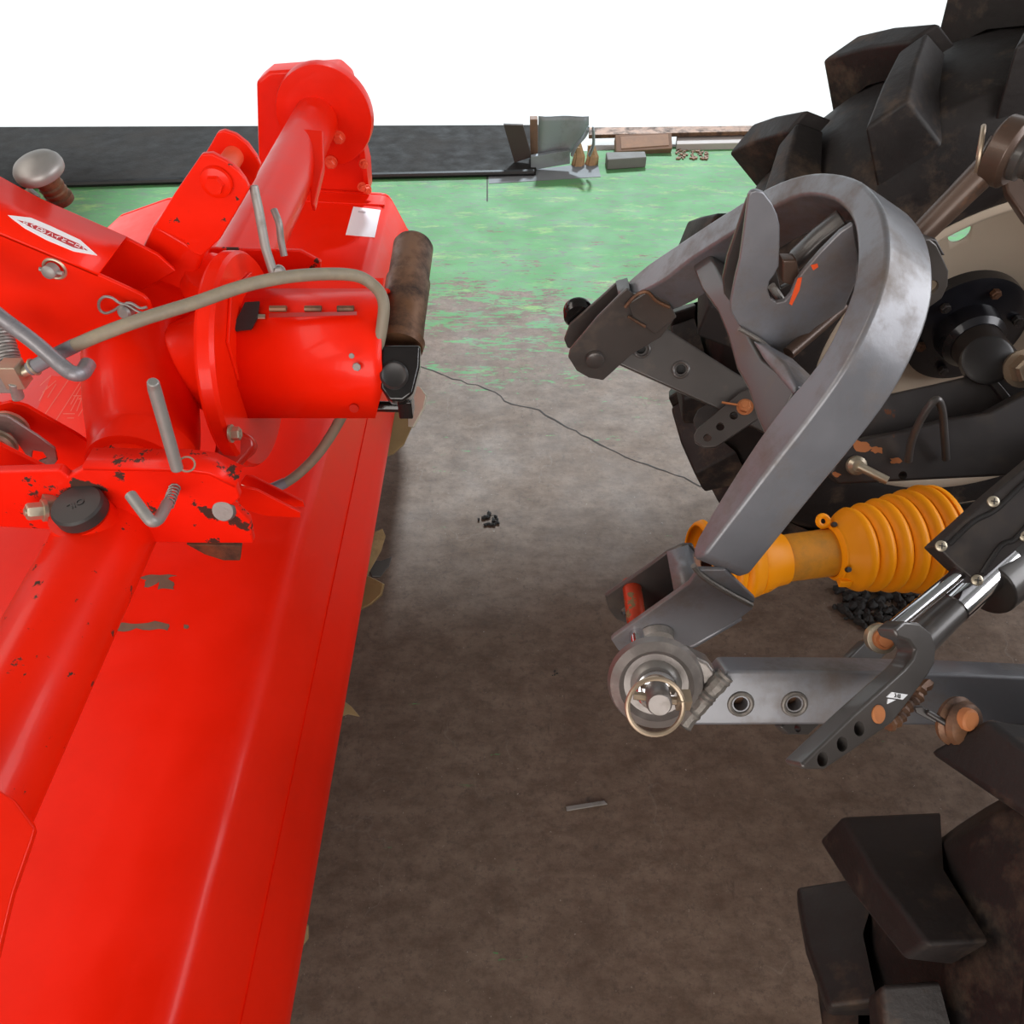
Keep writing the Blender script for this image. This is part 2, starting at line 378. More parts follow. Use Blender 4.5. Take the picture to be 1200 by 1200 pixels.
for i, (px, py, hh) in enumerate(((677, 193, .10), (693, 192, .085))):
    b0 = U(px, py, z=0); mb = MB(); mb.tube([b0, b0+V((.004, 0, hh*.4)), b0+V((-.006, .01, hh))], [.034, .03, .016], 7)
    for k in range(5): mb.box(b0+V((random.uniform(-.02, .02), random.uniform(-.02, .01), random.uniform(.02, hh*.9))), .012, .012, .05)
    tag(mb.build('broken_post_stub', M['palewood'], smooth=False), ('left' if i == 0 else 'right')+' one of two splintered wood stubs below the torn metal sheet', 'wood stub', 'splintered wood stubs')
c0 = U(755, 178, z=0)
wb = MB(); wb.slab(UU([(721, 158), (787, 155), (788, 174), (722, 178)], pl=(c0+V((0, .0, .05)), V((0, -.55, .83)))), V((0, -.55, .83)), .05)
wbo = wb.build('wooden_block', M['wood'], bevel=.004); PM[wbo.name] = Matrix.Identity(4)
wf = MB(); bn = V((0, -.55, .83)); wf.slab(UU([(727, 160), (783, 157), (784, 170), (728, 174)], pl=(c0+V((0, 0, .05))+bn.normalized()*.002, bn)), bn, .006); wf.build('block_face', M['plank'], wbo, bevel=.001, label='lighter grained inner panel')
tag(wbo, 'reddish brown wooden block with a pale frame edge by the doorway', 'wooden block')
st = MB(); st.slab(UU([(710, 178), (756, 177), (758, 184), (712, 187)], z=.05), (0, 0, 1), .05)
tag(st.build('stone_block', M['stone'], bevel=.006), 'long grey stone lying in front of the wooden block', 'stone')
pl = MB(); pl.slab([U(793, 169, z=.03), U(1010, 164, z=.03), U(1010, 154, z=.03), U(793, 159, z=.03)], (0, 0, 1), .04)
tag(pl.build('threshold_plank', M['board'], bevel=.004), 'long pale plank lying along the doorway threshold', 'plank')
pl = MB(); pl.slab([U(690, 158, z=.06), U(960, 152, z=.06), U(960, 146, z=.06), U(690, 149, z=.06)], (0, 0, 1), .02)
tag(pl.build('rusty_angle_bar', M['rustbrown'], bevel=.004), 'rusty brown bar behind the pale threshold plank', 'bar')
gr = MB()
for i in range(60):
    p = U(random.uniform(792, 830), random.uniform(176, 186), z=.004); s_ = random.uniform(.004, .014); gr.box(p, s_*1.6, s_, s_*.6, Matrix.Rotation(random.uniform(0, 3), 3, 'Z'))
tag(gr.build('wood_chips', M['wood'], smooth=False), 'scattered brown wood chips beside the wooden block', 'debris', kind='stuff')
def clump(name, px, py, R, n, mat, label, cat, group=None, kind=None, h=.012):
    mb = MB(); c = U(px, py, z=0)
    for i in range(n):
        a = random.uniform(0, 6.28); rr = R*math.sqrt(random.random()); s_ = random.uniform(.25, 1)*min(R*.35, .014)
        p = c+V((math.cos(a)*rr*1.5, math.sin(a)*rr, h*.35))
        bmesh.ops.create_icosphere(mb.bm, subdivisions=1, radius=s_, matrix=Matrix.Translation(p) @ Matrix.Rotation(random.uniform(0, 3.1), 4, 'Z') @ Matrix.Diagonal((1.4, .8, min(1, h/s_*.7), 1)))
    return tag(mb.build(name, mat, smooth=False), label, cat, group, kind)
clump('dirt_clump', 574, 610, .022, 22, M['dirt'], 'small dark clump of dirt on bare floor at centre', 'dirt')
clump('grease_spill', 1035, 712, .085, 170, M['dirt'], 'black grit and grease pile under the orange shaft guard', 'grease', kind='stuff', h=.02)
clump('leaf_scrap', 650, 790, .007, 5, M['dirt'], 'tiny dark scrap on the brown floor left of the lower link', 'scrap')
cp = MB(); cp.slab(UU([(663, 945), (708, 938), (712, 942), (664, 950)], z=.005), (0, 0, 1), .004)
tag(cp.build('metal_sliver', M['steel'], bevel=.001), 'thin pale metal sliver lying on the dark floor', 'scrap')

# ================================================================ RED ROTARY TILLER
T = thing('rotary_tiller', 'bright red rotary tiller with long beam and wide hood', 'rotary tiller', (-.5, .9, 0))
Y0, Y1 = -.25, 2.03
prof = [(-1.27, .36), (-1.16, .505), (-1.06, .575), (-.92, .620), (-.75, .642), (-.62, .648), (-.348, .6335), (-.338, .6315), (-.329, .626), (-.322, .616), (-.292, .545), (-.275, .497), (-.262, .470), (-.262, .44)]
hb = MB(); ys = [Y0+(Y1-Y0)*i/24 for i in range(25)]; rows = []
for yy in ys: rows.append([hb.bm.verts.new((x, yy, z)) for x, z in prof])
for A, B in zip(rows, rows[1:]):
    for i in range(len(prof)-1): hb.bm.faces.new((A[i], A[i+1], B[i+1], B[i]))
hb.build('hood', M['red'], T, solid=.006, bevel=.003, ang=.3)
# pressed crease strip along the front flange, end caps
fl = MB(); fl.slab([V((-.286, Y0, .543)), V((-.286, Y1, .543)), V((-.268, Y1, .496)), V((-.268, Y0, .496))], V((.93, 0, .36)), .002); fl.build('hood_flange', M['red'], T, label='slightly raised strip along the hood edge')
for yy in (Y1, Y0):
    ec = MB(); ec.slab([V((x, yy, z+.004)) for x, z in prof]+[V((-.30, yy, .30)), V((-1.2, yy, .30))], (0, -1, 0), .012); ec.build('hood_end_plate', M['red'], T, bevel=.003)
rr = MB(); rr.slab([V((-.33, Y1-.07, .640)), V((-.33, Y1-.05, .640)), V((-.62, Y1-.05, .655)), V((-.62, Y1-.07, .655))], (0, 0, 1), .006); rr.build('hood_rib', M['red'], T, bevel=.002)
# paper sticker
dn = V((.0147, 0, .272)).normalized(); dpl = (V((-.348, 1.5, .6372)), dn); dp2 = (dpl[0]+dn*.0008, dn)
mb = MB(); mb.slab(UU([(414, 242), (446, 246), (439, 278), (405, 275)], pl=dpl), dn, .001); pst = mb.build('paper_sticker', M['paper'], T, smooth=False, label='blank white paper sticker')
mb = MB(); mb.slab(UU([(420, 247), (429, 248), (428, 249.5), (419.5, 248.5)], pl=dp2), dn, .0005); mb.build('print_line', M['print_'], pst, smooth=False)
# beam
BX, BZ, BR = -.48, .832, .053
mb = MB(); mb.tube([V((BX, y, BZ)) for y in (-.25, .1, .4, .76)], BR, 40)
beam = mb.build('near_beam_tube', M['redworn'], T)
mb = MB(); mb.tube([V((BX, y, BZ)) for y in (1.03, 1.2, 1.5, 2.0)], BR, 40); mb.build('far_beam_tube', M['red'], T)
# gear casting joining the tubes
mb = MB(); pth = crom([V((BX, .73, BZ)), V((BX-.012, .79, BZ)), U(166, 455, z=.86), U(170, 395, z=.885), V((BX-.02, 1.04, .87)), V((BX, 1.12, BZ))], 6)
mb.tube(pth, [.062+.012*math.sin(math.pi*i/(len(pth)-1)) for i in range(len(pth))], 36)
mb.lathe(V((BX, .735, BZ)), (0, 1, 0), [(-.012, .056), (-.01, .064), (.03, .066), (.035, .06)], 36)
mb.build('gear_casting', M['red'], T)
GC = V((0, .92, .87))
mb = MB(); mb.lathe(GC+V((-.50, 0, 0)), (1, 0, 0), [(0, .05), (.04, .06), (.09, .085), (.105, .105), (.107, .146), (.112, .150), (.127, .150), (.132, .146), (.133, .10)], 64); mb.build('gearbox_flange', M['red'], T)
mb = MB(); c = U(262, 322, y=1.03); mb.lathe(c+V((-.03, 0, -.05)), (.35, -.2, .9), [(0, .048), (.05, .046), (.066, .04), (.074, .025), (.075, 0.001)], 28); mb.build('filler_dome', M['red'], T)
mb = MB()
for px, py in ((271, 508),): mb.bolt(U(px, py, x=-.364), (1, 0, 0), .008, .012)
mb.build('flange_bolt', M['zinc'], T, label='zinc flange bolt')
mb = MB(); mb.slab(UU([(254, 508), (284, 506), (297, 512), (300, 524), (292, 534), (280, 547), (262, 548), (250, 538)], y=.90), V((0, -.6, .8)), .06) if False else mb.slab(UU([(254, 508), (284, 506), (297, 512), (300, 524), (292, 534), (280, 547), (262, 548), (250, 538)], pl=(U(275, 525, x=-.375), V((.25, -.7, .65)).normalized())), V((.25, -.7, .65)), .06)
mb.build('cast_lug', M['oilred'], T, bevel=.008, seg=4)
# pto cover: bent sheet around the input shaft, open to the right
cpf = [(.995, .86), (.992, .92), (.982, .945), (.965, .957), (.935, .960), (.905, .956), (.877, .942), (.853, .918), (.842, .885), (.843, .83)]
mb = MB(); A = [mb.bm.verts.new((-.367, y, z)) for y, z in cpf]; B = [mb.bm.verts.new((-.19, y, z)) for y, z in cpf]; C_ = [mb.bm.verts.new((-.172, y+.0, z)) for y, z in cpf[:-1]]
for i in range(len(cpf)-1): mb.bm.faces.new((A[i], A[i+1], B[i+1], B[i]))
for i in range(len(cpf)-2): mb.bm.faces.new((B[i], B[i+1], C_[i+1], C_[i]))
mb.bm.faces.new((B[-2], B[-1], C_[-1]))
cov = mb.build('shaft_cover', M['red'], T, solid=.004, ang=.7)
mb = MB(); mb.slab([V((-.367, .842, .88)), V((-.367, .845, .95)), V((-.367, .90, .99)), V((-.367, .99, .97)), V((-.367, .99, .86))], (-1, 0, 0), .004)
mb.build('cover_end_plate', M['red'], T, bevel=.001)
mb = MB(); mb.slab([V((-.36, .965, .9585)), V((-.18, .965, .9585)), V((-.18, .990, .962)), V((-.36, .990, .962))], (0, -.15, 1), .004); mb.build('cover_top_strip', M['red'], cov, bevel=.001)
for px in (326, 367, 405):
    c = U(px, 362, z=.9605); mb = MB(); mb.tube([c-V((.011, 0, 0)), c+V((.011, 0, 0))], .0045, 8); mb.build('cover_hinge', M['rustbrown'], cov, label='brown hinge knuckle')
mb = MB(); mb.slab(UU([(315, 367), (418, 365), (418, 369), (315, 372)], z=.9612), (0, 0, 1), .001); mb.build('cover_seam', M['oilred'], cov, smooth=False)
mb = MB(); mb.slab([V((-.345, y, z+.003)) for y, z in [(.90, .955)]]+[V((-.327, .90, .958)), V((-.327, .895, .956)), V((-.345, .895, .956))], (0, 0, 1), .002); mb.build('slot_tab', M['zinc'], cov, smooth=False)
# black plate beside the flange, coloured as the shade inside a triangular hole
mb = MB(); mb.slab(UU([(287, 354), (304, 353), (301, 372), (294, 385), (276, 387), (274, 380), (282, 365)], pl=(U(288, 370, y=.895), V((0, -.42, .907)))), V((0, -.42, .907)), .003); mb.build('cutout_shade_plate', M['black'], cov, smooth=False, label='black plate painted as a shaded opening in the cover')
cc = U(415, 478, y=.838); mb = MB(); mb.lathe(cc, (0, -1, .1), [(0, .0065), (.002, .0065)], 16); mb.build('cover_hole', M['oilred'], cov)
for px, py, s_ in ((412, 417, .004), (418, 430, .006)):
    c = U(px, py, y=.841); mb = MB(); mb.lathe(c-V((0, 0, 0)), (0, -.95, .3), [(0, s_), (.0012, s_*.9)], 7); mb.build('paint_scratch', M['castend'], cov, smooth=False, label='bare grey scratch in the red paint')
# joint and folded drive shaft
JC = U(465, 438, x=-.155)
ax = (U(484, 292, d=1.16)-U(467, 408, d=1.08)).normalized()
s0 = U(467, 408, d=1.075); s1 = U(486, 290, d=1.165); Ls = (s1-s0).length
jt = MB(); jt.lathe(s0, ax, [(0, .034), (.012, .036), (.014, .033), (.05, .032), (Ls*.62, .0325), (Ls*.64, .030), (Ls*.97, .030), (Ls, .027), (Ls, .02)], 36)
jt.build('folded_drive_shaft', M['rustbrown'], T, label='rust brown shaft tube')
jb = MB()
jb.slab(UU([(446, 404), (493, 404), (492, 430), (484, 462), (472, 470), (456, 470), (446, 455), (444, 430)], pl=(JC+V((0, 0, .012)), V((.1, -.72, .69)))), V((.1, -.72, .69)), .05)
jy = jb.build('joint_yoke', M['grease'], T, bevel=.005, seg=3)
jb = MB(); nn = V((.1, -.72, .69)); pc = U(462, 440, pl=(JC+V((0, 0, .012)), nn)); jb.lathe(pc-nn*.012, nn, [(0, .019), (.016, .019), (.019, .016), (.017, .013), (.017, .001)], 28); jb.build('cross_bearing', M['black'], jy)
jb = MB(); jb.tube([U(430, 476, d=1.10), U(481, 477, d=1.10)], .0085, 6); jb.box(U(476, 474, d=1.1), .02, .03, .03); jb.build('lock_pin', M['grease'], jy, bevel=.002)
mb = MB(); mb.tube([V((-.40, .91, .87)), V((-.155, .91, .87))], .024, 20); mb.build('input_shaft', M['grease'], T)
# side chain case at the far end of the beam
yc = 2.045
mb = MB(); mb.slab(UU([(303, 205), (300, 96), (315, 84), (395, 78), (410, 92), (420, 150), (431, 195), (433, 228), (372, 224)], y=yc), (0, -1, 0), .07); mb.build('chain_case', M['red'], T, bevel=.008)
mb = MB(); mb.slab(UU([(412, 95), (424, 150), (433, 226), (428, 227), (416, 150), (404, 96)], y=yc-.02), (0, -1, 0), .02); mb.build('chain_case_rim', M['red'], T, bevel=.002)
mb = MB(); mb.lathe(V((BX+.02, 2.0, BZ+.005)), (0, 1, 0), [(0, .06), (.005, .115), (.02, .118), (.035, .118), (.036, .08)], 48); mb.build('beam_flange', M['red'], T, bevel=.001)
for px, py in ((397, 161), (388, 190), (372, 142)):
    mb = MB(); mb.bolt(U(px, py, y=1.998), (0, -1, 0), .0105, .018); mb.build('case_bolt', M['redfaded'], T)
for px, py in ((426, 192), (424, 219), (430, 222)):
    mb = MB(); mb.bolt(U(px, py, y=2.0), (.5, -1, 0), .008, .014); mb.build('case_bolt', M['redfaded'], T)
# bent stand bracket saddled on the far beam
mb = MB(); q = [U(352, 150, d=1.70), U(378, 152, d=1.70), U(379, 193, d=1.66), U(366, 232, d=1.60), U(362, 232, d=1.60), U(360, 200, d=1.62), U(344, 184, d=1.64)]
pn = (q[1]-q[0]).cross(q[2]-q[0]).normalized()
if pn.dot(O-q[0]) < 0: pn = -pn
q = [p-pn*(p-q[0]).dot(pn) for p in q]
mb.slab(q, pn, .02); mb.build('saddle_bracket', M['red'], T, bevel=.004)
# upper mast: clevis fork rising toward the tractor
for yy, pix, nm in ((.99, [(236, 181), (248, 180), (265, 189), (279, 200), (287, 211), (292, 222), (276, 250), (258, 280), (236, 301), (224, 296), (214, 282), (180, 267), (205, 226)], 'mast_fork_plate'),
                    (1.075, [(255, 155), (262, 153), (276, 158), (290, 169), (300, 183), (305, 194), (298, 212), (282, 240), (262, 268), (235, 260), (215, 225)], 'mast_fork_plate')):
    slabY(pix, yy, .010).build(nm, M['redworn'], T, bevel=.002)
mb = MB(); a = U(254, 213, y=.99); b_ = a+V((0, .088, 0)); mb.tube([a, b_], .0135, 24); mb.build('mast_pin', M['redfaded'], T, label='faded pink pin between the fork plates')
mb = MB(); a = U(254, 213, y=.988); mb.lathe(a, (0, -1, 0), [(0, .020), (.006, .019), (.008, .014)], 28); mb.lathe(a+V((0, -.008, 0)), (0, -1, 0), [(0, .012), (.007, .011)], 6); mb.build('mast_bolt', M['red'], T)
mb = MB(); mb.slab(UU([(180, 262), (240, 298), (222, 340), (205, 372), (176, 392), (146, 345), (150, 325)], y=1.0), (0, -1, 0), .07); mb.build('mast_tube', M['red'], T, bevel=.006)
# top arm channel
npx = [(-80, 232), (0, 274), (60, 299), (115, 322), (150, 338), (168, 347), (175, 355), (178, 365), (172, 376), (150, 385), (110, 400), (60, 425), (-10, 440), (-80, 420)]
ny = .87
hh_ = circ(64, 315, .0125, dict(y=ny))
mb = MB(); mb.slab(UU(npx, y=ny), (0, -1, 0), .006, [hh_]); arm = mb.build('top_arm', M['red'], T, bevel=.0015)
ln = UU([(-80, 232), (0, 274), (60, 299), (115, 322)], y=ny)
farp = [p+V((0, .097, 0)) for p in ln]
mb = MB(); vs = [[mb.bm.verts.new(p) for p in l] for l in (ln, farp)]
for i in range(3): mb.bm.faces.new((vs[0][i], vs[0][i+1], vs[1][i+1], vs[1][i]))
mb.build('arm_top_plate', M['red'], T, solid=.005)
mb = MB(); fp = [p+V((0, .097, 0)) for p in UU([(-80, 232), (0, 274), (115, 322), (155, 342), (178, 362), (110, 400), (-80, 430)], y=ny)]
mb.slab(fp, (0, -1, 0), .006); mb.build('arm_rear_plate', M['red'], T, bevel=.0015)
# sticker on top of the arm
tp0 = ln[1]; tdir = (ln[3]-ln[1]).normalized(); tn = tdir.cross(V((0, 1, 0))).normalized()
if tn.z < 0: tn = -tn
tpl = (tp0+tn*.0035, tn)
outer = [(9, 252), (36, 255), (60, 265), (94, 281), (114, 299), (86, 294), (55, 281), (29, 267)]
inner = [(19, 257), (36, 261), (60, 271), (92, 285), (104, 294), (86, 290), (56, 276), (31, 264)]
mb = MB(); mb.slab(UU(outer, pl=tpl), tn, .0008, [UU(inner, pl=tpl)]); stk = mb.build('lettered_decal', M['white'], arm, smooth=False, label='long white outlined decal with small lettering')
mb = MB(); tp2 = (tpl[0]-tn*.0005, tn); mb.slab(UU(inner, pl=tp2), tn, .0006); mb.build('decal_field', M['decalred'], arm, smooth=False)
for body, px, py in (('らくロ', 38, 265), ('らハイとーロく', 75, 281.5)):
    text_mesh('decal_lettering', body, U(px, py, pl=tpl)+tn*.0002, tdir, tn, .0082, M['white'], arm, sx=.95)
mb = MB(); mb.slab(UU([(-30, 232), (2, 240), (-2, 246), (-30, 243)], pl=tpl), tn, .0006); mb.build('decal_tip', M['white'], arm, smooth=False)
# pins, clips
c = U(62, 316, y=ny-.004); mb = MB(); mb.lathe(c, (0, -1, .2), [(0, .009), (.012, .008), (.014, .005)], 16); mb.tube([c+V((-.012, -.006, .004)), c+V((.014, -.006, -.002))], .0028, 8); mb.build('clevis_pin', M['steel'], T)
mb = MB(); mb.ring(U(64, 315, y=ny), (0, -1, 0), .0125, .002); mb.build('hole_rim', M['zinc'], arm)
c = U(150, 363, y=ny-.004); mb = MB(); mb.lathe(c, (0, -1, .2), [(0, .009), (.012, .0085), (.015, .006)], 20); mb.build('clip_pin_head', M['steel'], T)
rp = crom(UU([(184, 371), (164, 366), (150, 358), (140, 355), (131, 349), (122, 348), (116, 354), (117, 363), (124, 367), (133, 364), (141, 359), (152, 355), (164, 361), (172, 360)], y=ny-.012), 5)
mb = MB(); mb.tube(rp, .0018, 8); mb.build('spring_clip', M['steel'], T)
# knobbed crank handle behind the arm
mb = MB(); kc = U(44, 196, d=1.0); kax = V((-.12, -.25, 1)).normalized()
mb.lathe(kc-kax*.012, kax, [(0, .020), (.003, .031), (.009, .0325), (.014, .0318), (.019, .028), (.023, .020), (.0255, .010), (.026, .001)], 40); kb = mb.build('crank_knob', M['steel'], T, bevel=.001, label='dull grey round crank knob')
mb = MB(); mb.lathe(kc-kax*.052, kax, [(0, .017), (.008, .018), (.010, .015), (.016, .0165), (.018, .015), (.024, .017), (.026, .015), (.040, .019)], 28); mb.build('knob_neck', M['rustbrown'], T)
mb = MB(); mb.tube(crom([U(40, 225, d=1.02), U(28, 234, d=1.02), U(0, 226, d=1.0), U(-70, 214, d=.98), U(-110, 240, d=.95), U(-120, 300, d=.93)], 6), .009, 12); mb.build('crank_rod', M['hose'], T)
# hose over the gearbox
hp = crom([U(14, 441, d=.90), U(40, 430, d=.90), U(75, 411, d=.89), U(118, 392, d=.88), U(170, 373, d=.885), U(228, 355, d=.90), U(290, 334, d=.92), U(350, 323, d=.95), U(410, 322, d=.985), U(436, 333, d=1.0), U(449, 352, d=1.0), U(448, 380, d=1.01), U(441, 412, d=1.03), U(425, 450, d=1.08), U(404, 482, d=1.13), U(388, 510, d=1.16), U(370, 535, d=1.18), U(350, 555, d=1.19), U(333, 567, d=1.18)], 6)
mb = MB(); mb.tube(hp[14:], .0078, 14); mb.build('grey_hose', M['hose'], T, label='dusty grey brown hose looping over the cover')
mb = MB(); mb.tube(hp[5:15], .0082, 14); mb.build('hose_sleeve', M['sleeve'], T)
mb = MB(); mb.tube(hp[0:6], .0065, 12); mb.ring(hp[6], hp[7]-hp[5], .009, .0018, 20, 6); mb.box(U(17, 438, d=.9), .022, .022, .03); mb.build('hose_ferrule', M['zinc'], T, bevel=.002)
mb = MB(); mb.tube([U(334, 566, d=1.178), U(318, 573, d=1.17)], .0085, 12); mb.build('hose_sleeve', M['sleeve'], T)
mb = MB(); mb.tube([U(318, 573, d=1.17), U(303, 572, d=1.165)], .008, 6); mb.tube([U(303, 571, d=1.165), U(284, 566, d=1.16)], .0045, 8); mb.build('hose_end_fitting', M['zinc'], T)
# wedge brackets that hold the hose end
for pix, d_ in (([(281, 567), (287, 558), (296, 559), (355, 588), (357, 594), (345, 594), (310, 580)], 0), ([(279, 570), (300, 574), (352, 601), (352, 607), (312, 605), (281, 596)], 1)):
    slabY(pix, (.80, .76)[d_], .004).build('wedge_bracket', M['red'], T, bevel=.001)
# bracket behind the gearbox with two round pins
bz = 1.09
slabY([(243, 291), (352, 294), (376, 307), (375, 318), (350, 340), (325, 352), (300, 345), (245, 335)], bz, .008).build('pin_bracket', M['redbracket'], T, bevel=.002)
mb = MB(); mb.tube([U(297, 217, d=1.0), U(303, 245, d=1.01), U(311, 290, d=1.03), U(322, 325, d=1.05)], [.0058, .0062, .0062, .0062], 14); mb.build('round_pin', M['steel'], T, bevel=.002)
mb = MB(); mb.tube(crom([U(321, 246, d=1.12), U(327, 262, d=1.12), U(329, 280, d=1.13), U(333, 300, d=1.14)], 4), .0052, 12); mb.build('round_pin', M['steel'], T)
mb = MB(); mb.bolt(U(327, 318, d=1.05), (.2, -1, .4), .006, .012); mb.build('pin_nut', M['steel'], T)
# cross bracket on the beam
yb2 = .62
hole = [circ(263, 598, .0135, dict(y=yb2))]
pix = [(-60, 556), (0, 553), (70, 551), (79, 559), (97, 549), (215, 551), (245, 555), (276, 570), (281, 584), (272, 592), (292, 611), (297, 637), (230, 637), (175, 636), (130, 625), (-60, 615)]
mb = MB(); mb.slab(UU(pix, y=yb2), (0, -1, 0), .012, hole); mb.build('cross_bracket', M['redbracket'], T, bevel=.0025)
mb = MB(); tb = [(97, 549), (215, 551), (245, 555), (276, 570)]; p0 = UU(tb, y=yb2); mb_v = [[mb.bm.verts.new(p+V((0, dy, .0)) ) for p in p0] for dy in (.0, .032)]
for i in range(3): mb.bm.faces.new((mb_v[0][i], mb_v[0][i+1], mb_v[1][i+1], mb_v[1][i]))
mb.build('bracket_top_lip', M['redbracket'], T, solid=.005)
mb = MB(); mb.lathe(U(263, 597, y=yb2+.002), (0, -1, .5), [(-.01, .014), (.002, .014), (.006, .012)], 24); mb.build('bracket_bushing', M['castend'], T, label='bare steel bushing')
mb = MB(); mb.slab(UU([(218, 638), (283, 640), (281, 657), (262, 657), (240, 650)], y=.64), (0, -1, 0), .006); mb.build('rusted_tab', M['rustbrown'], T, bevel=.001)
# weld collar + filler stub + cap
cc = V((BX-.003, .605, .883))
mb = MB(); mb.lathe(cc+V((0, 0, -.04)), (-.0, -.12, 1), [(0, .040), (.02, .038), (.045, .033)], 36); mb.build('filler_stub', M['redworn'], T)
cax = V((-.05, -.15, 1)).normalized(); cct = U(92, 594, d=.845)
mb = MB(); mb.lathe(cct-cax*.012, cax, [(0, .0265), (.002, .0285), (.015, .0285), (.0175, .026), (.0178, .001)], 48); cap_ = mb.build('filler_cap', M['capblack'], T, label='round black rubber cap')
text_mesh('cap_lettering', 'OIL', cct+cax*.006, V((-.8, -.6, 0)), cax, .012, M['black'], cap_, .0006)
mb = MB(); mb.bolt(U(52, 598, d=.86), (-.5, -.4, .3), .0085, .018); mb.lathe(U(58, 592, d=.87), (-.5, -.4, .3), [(-.006, .0135), (.006, .0135)], 20); mb.build('bracket_bolt', M['zinc'], T)
# L handle with spring, straight pin
mb = MB(); mb.tube(crom([U(153, 580, d=.80), U(162, 592, d=.795), U(172, 605, d=.79), U(178, 611, d=.79), U(185, 609, d=.80), U(191, 600, d=.815), U(196, 590, d=.83)], 5), .0062, 14); mb.build('latch_handle', M['steel'], T)
a, b_ = U(197, 592, d=.83), U(206, 568, d=.86); hx = []
u_, v_, w_ = frame(b_-a)
for i in range(60): hx.append(a.lerp(b_, i/59)+(u_*math.cos(i*.75)+v_*math.sin(i*.75))*.0055)
mb = MB(); mb.tube(hx, .0012, 6); mb.build('latch_spring', M['steel'], T)
mb = MB(); mb.tube([U(179, 447, d=.76), U(181, 456, d=.77), U(195, 505, d=.80), U(208, 551, d=.83)], [.0058, .0066, .0066, .0066], 16); mb.build('straight_pin', M['steel'], T, bevel=.002)
mb = MB(); mb.ring(U(219, 544, d=.83), (.3, -.6, .7), .008, .0011, 24, 6); mb.build('ring_clip', M['zinc'], T)
# galvanised lift rod with hooked end, spring and clevis on the left
mb = MB(); mb.tube(crom([U(-120, 268, d=.88), U(-40, 336, d=.86), U(0, 371, d=.86), U(40, 401, d=.86), U(75, 431, d=.86), U(88, 438, d=.86), U(97, 436, d=.87), U(103, 427, d=.885)], 6), .0088, 16); mb.build('lift_rod', M['cable'], T)
a, b_ = U(-4, 380, d=.93), U(13, 432, d=.93); u_, v_, w_ = frame(b_-a); hx = [a.lerp(b_, i/179)+(u_*math.cos(i*.5)+v_*math.sin(i*.5))*.013 for i in range(180)]
mb = MB(); mb.tube(hx, .0018, 6); mb.build('lift_spring', M['steel'], T)
mb = MB(); mb.tube([U(16, 448, d=.9), U(22, 466, d=.92)], .0065, 12); mb.tube([a, U(20, 470, d=.93)], .005, 8); mb.box(U(8, 442, d=.91), .03, .025, .03); mb.build('spring_clevis', M['steel'], T, bevel=.002)
# guide plates + stack of washers + grey lever
slabY([(-60, 455), (0, 474), (12, 471), (30, 476), (90, 510), (120, 532), (112, 555), (60, 552), (-60, 520)], .80, .006).build('guide_plate', M['red'], T, bevel=.001)
slabY([(-60, 500), (0, 522), (62, 553), (40, 556), (-60, 556)], .70, .006).build('guide_plate', M['red'], T, bevel=.001)
c = U(14, 497, y=.79); mb = MB(); mb.lathe(c, (0, -1, 0), [(0, .022), (.004, .022), (.005, .017), (.009, .017), (.010, .022), (.014, .022), (.015, .018), (.022, .018)], 28); mb.build('washer_stack', M['zinc'], T)
c = U(0, 518, y=.75); mb = MB(); mb.lathe(c, (0, -1, 0), [(0, .022), (.004, .022), (.005, .018), (.009, .018), (.010, .023), (.016, .023), (.018, .015)], 28); mb.build('washer_stack', M['zinc'], T)
mb = slabY([(-20, 484), (8, 488), (45, 512), (64, 526), (67, 540), (60, 549), (50, 548), (44, 541), (55, 537), (50, 530), (38, 528), (36, 541), (30, 533), (12, 508), (-20, 505)], .755, .004); mb.build('grey_lever', M['steel'], T, bevel=.001)
# warning label with worn print on the red plate below the arm
lp = (U(90, 480, z=.70), V((.0, -.5, .86)))
mb = MB(); mb.slab(UU([(60, 440), (118, 444), (122, 515), (70, 540), (30, 510)], pl=lp), lp[1], .004); lab_ = mb.build('label_plate', M['red'], T, bevel=.001)
mb = MB(); up = V((0, .86, .5))*.0025
def ln_(a, b_, w=.0007):
    A, B = U(*a, pl=lp)+lp[1]*.0006, U(*b_, pl=lp)+lp[1]*.0006; t = (B-A).normalized(); s = t.cross(lp[1])*w
    vs_ = [mb.bm.verts.new(p) for p in (A+s, B+s, B-s, A-s)]; mb.bm.faces.new(vs_)
for a, b_ in (((95, 447), (65, 494)), ((52, 487), (82, 443)), ((86, 464), (114, 464)), ((100, 445), (83, 474)), ((104, 446), (90, 482)), ((110, 446), (97, 468)), ((116, 449), (92, 488)), ((74, 485), (88, 485)), ((83, 482), (92, 465)), ((115, 464), (107, 478)), ((79, 490), (87, 490)), ((47, 452), (60, 440)), ((50, 460), (66, 446)), ((56, 466), (66, 450)), ((46, 470), (56, 452)), ((92, 468), (97, 466))): ln_(a, b_)
mb.build('label_print', M['faint'], lab_, smooth=False)
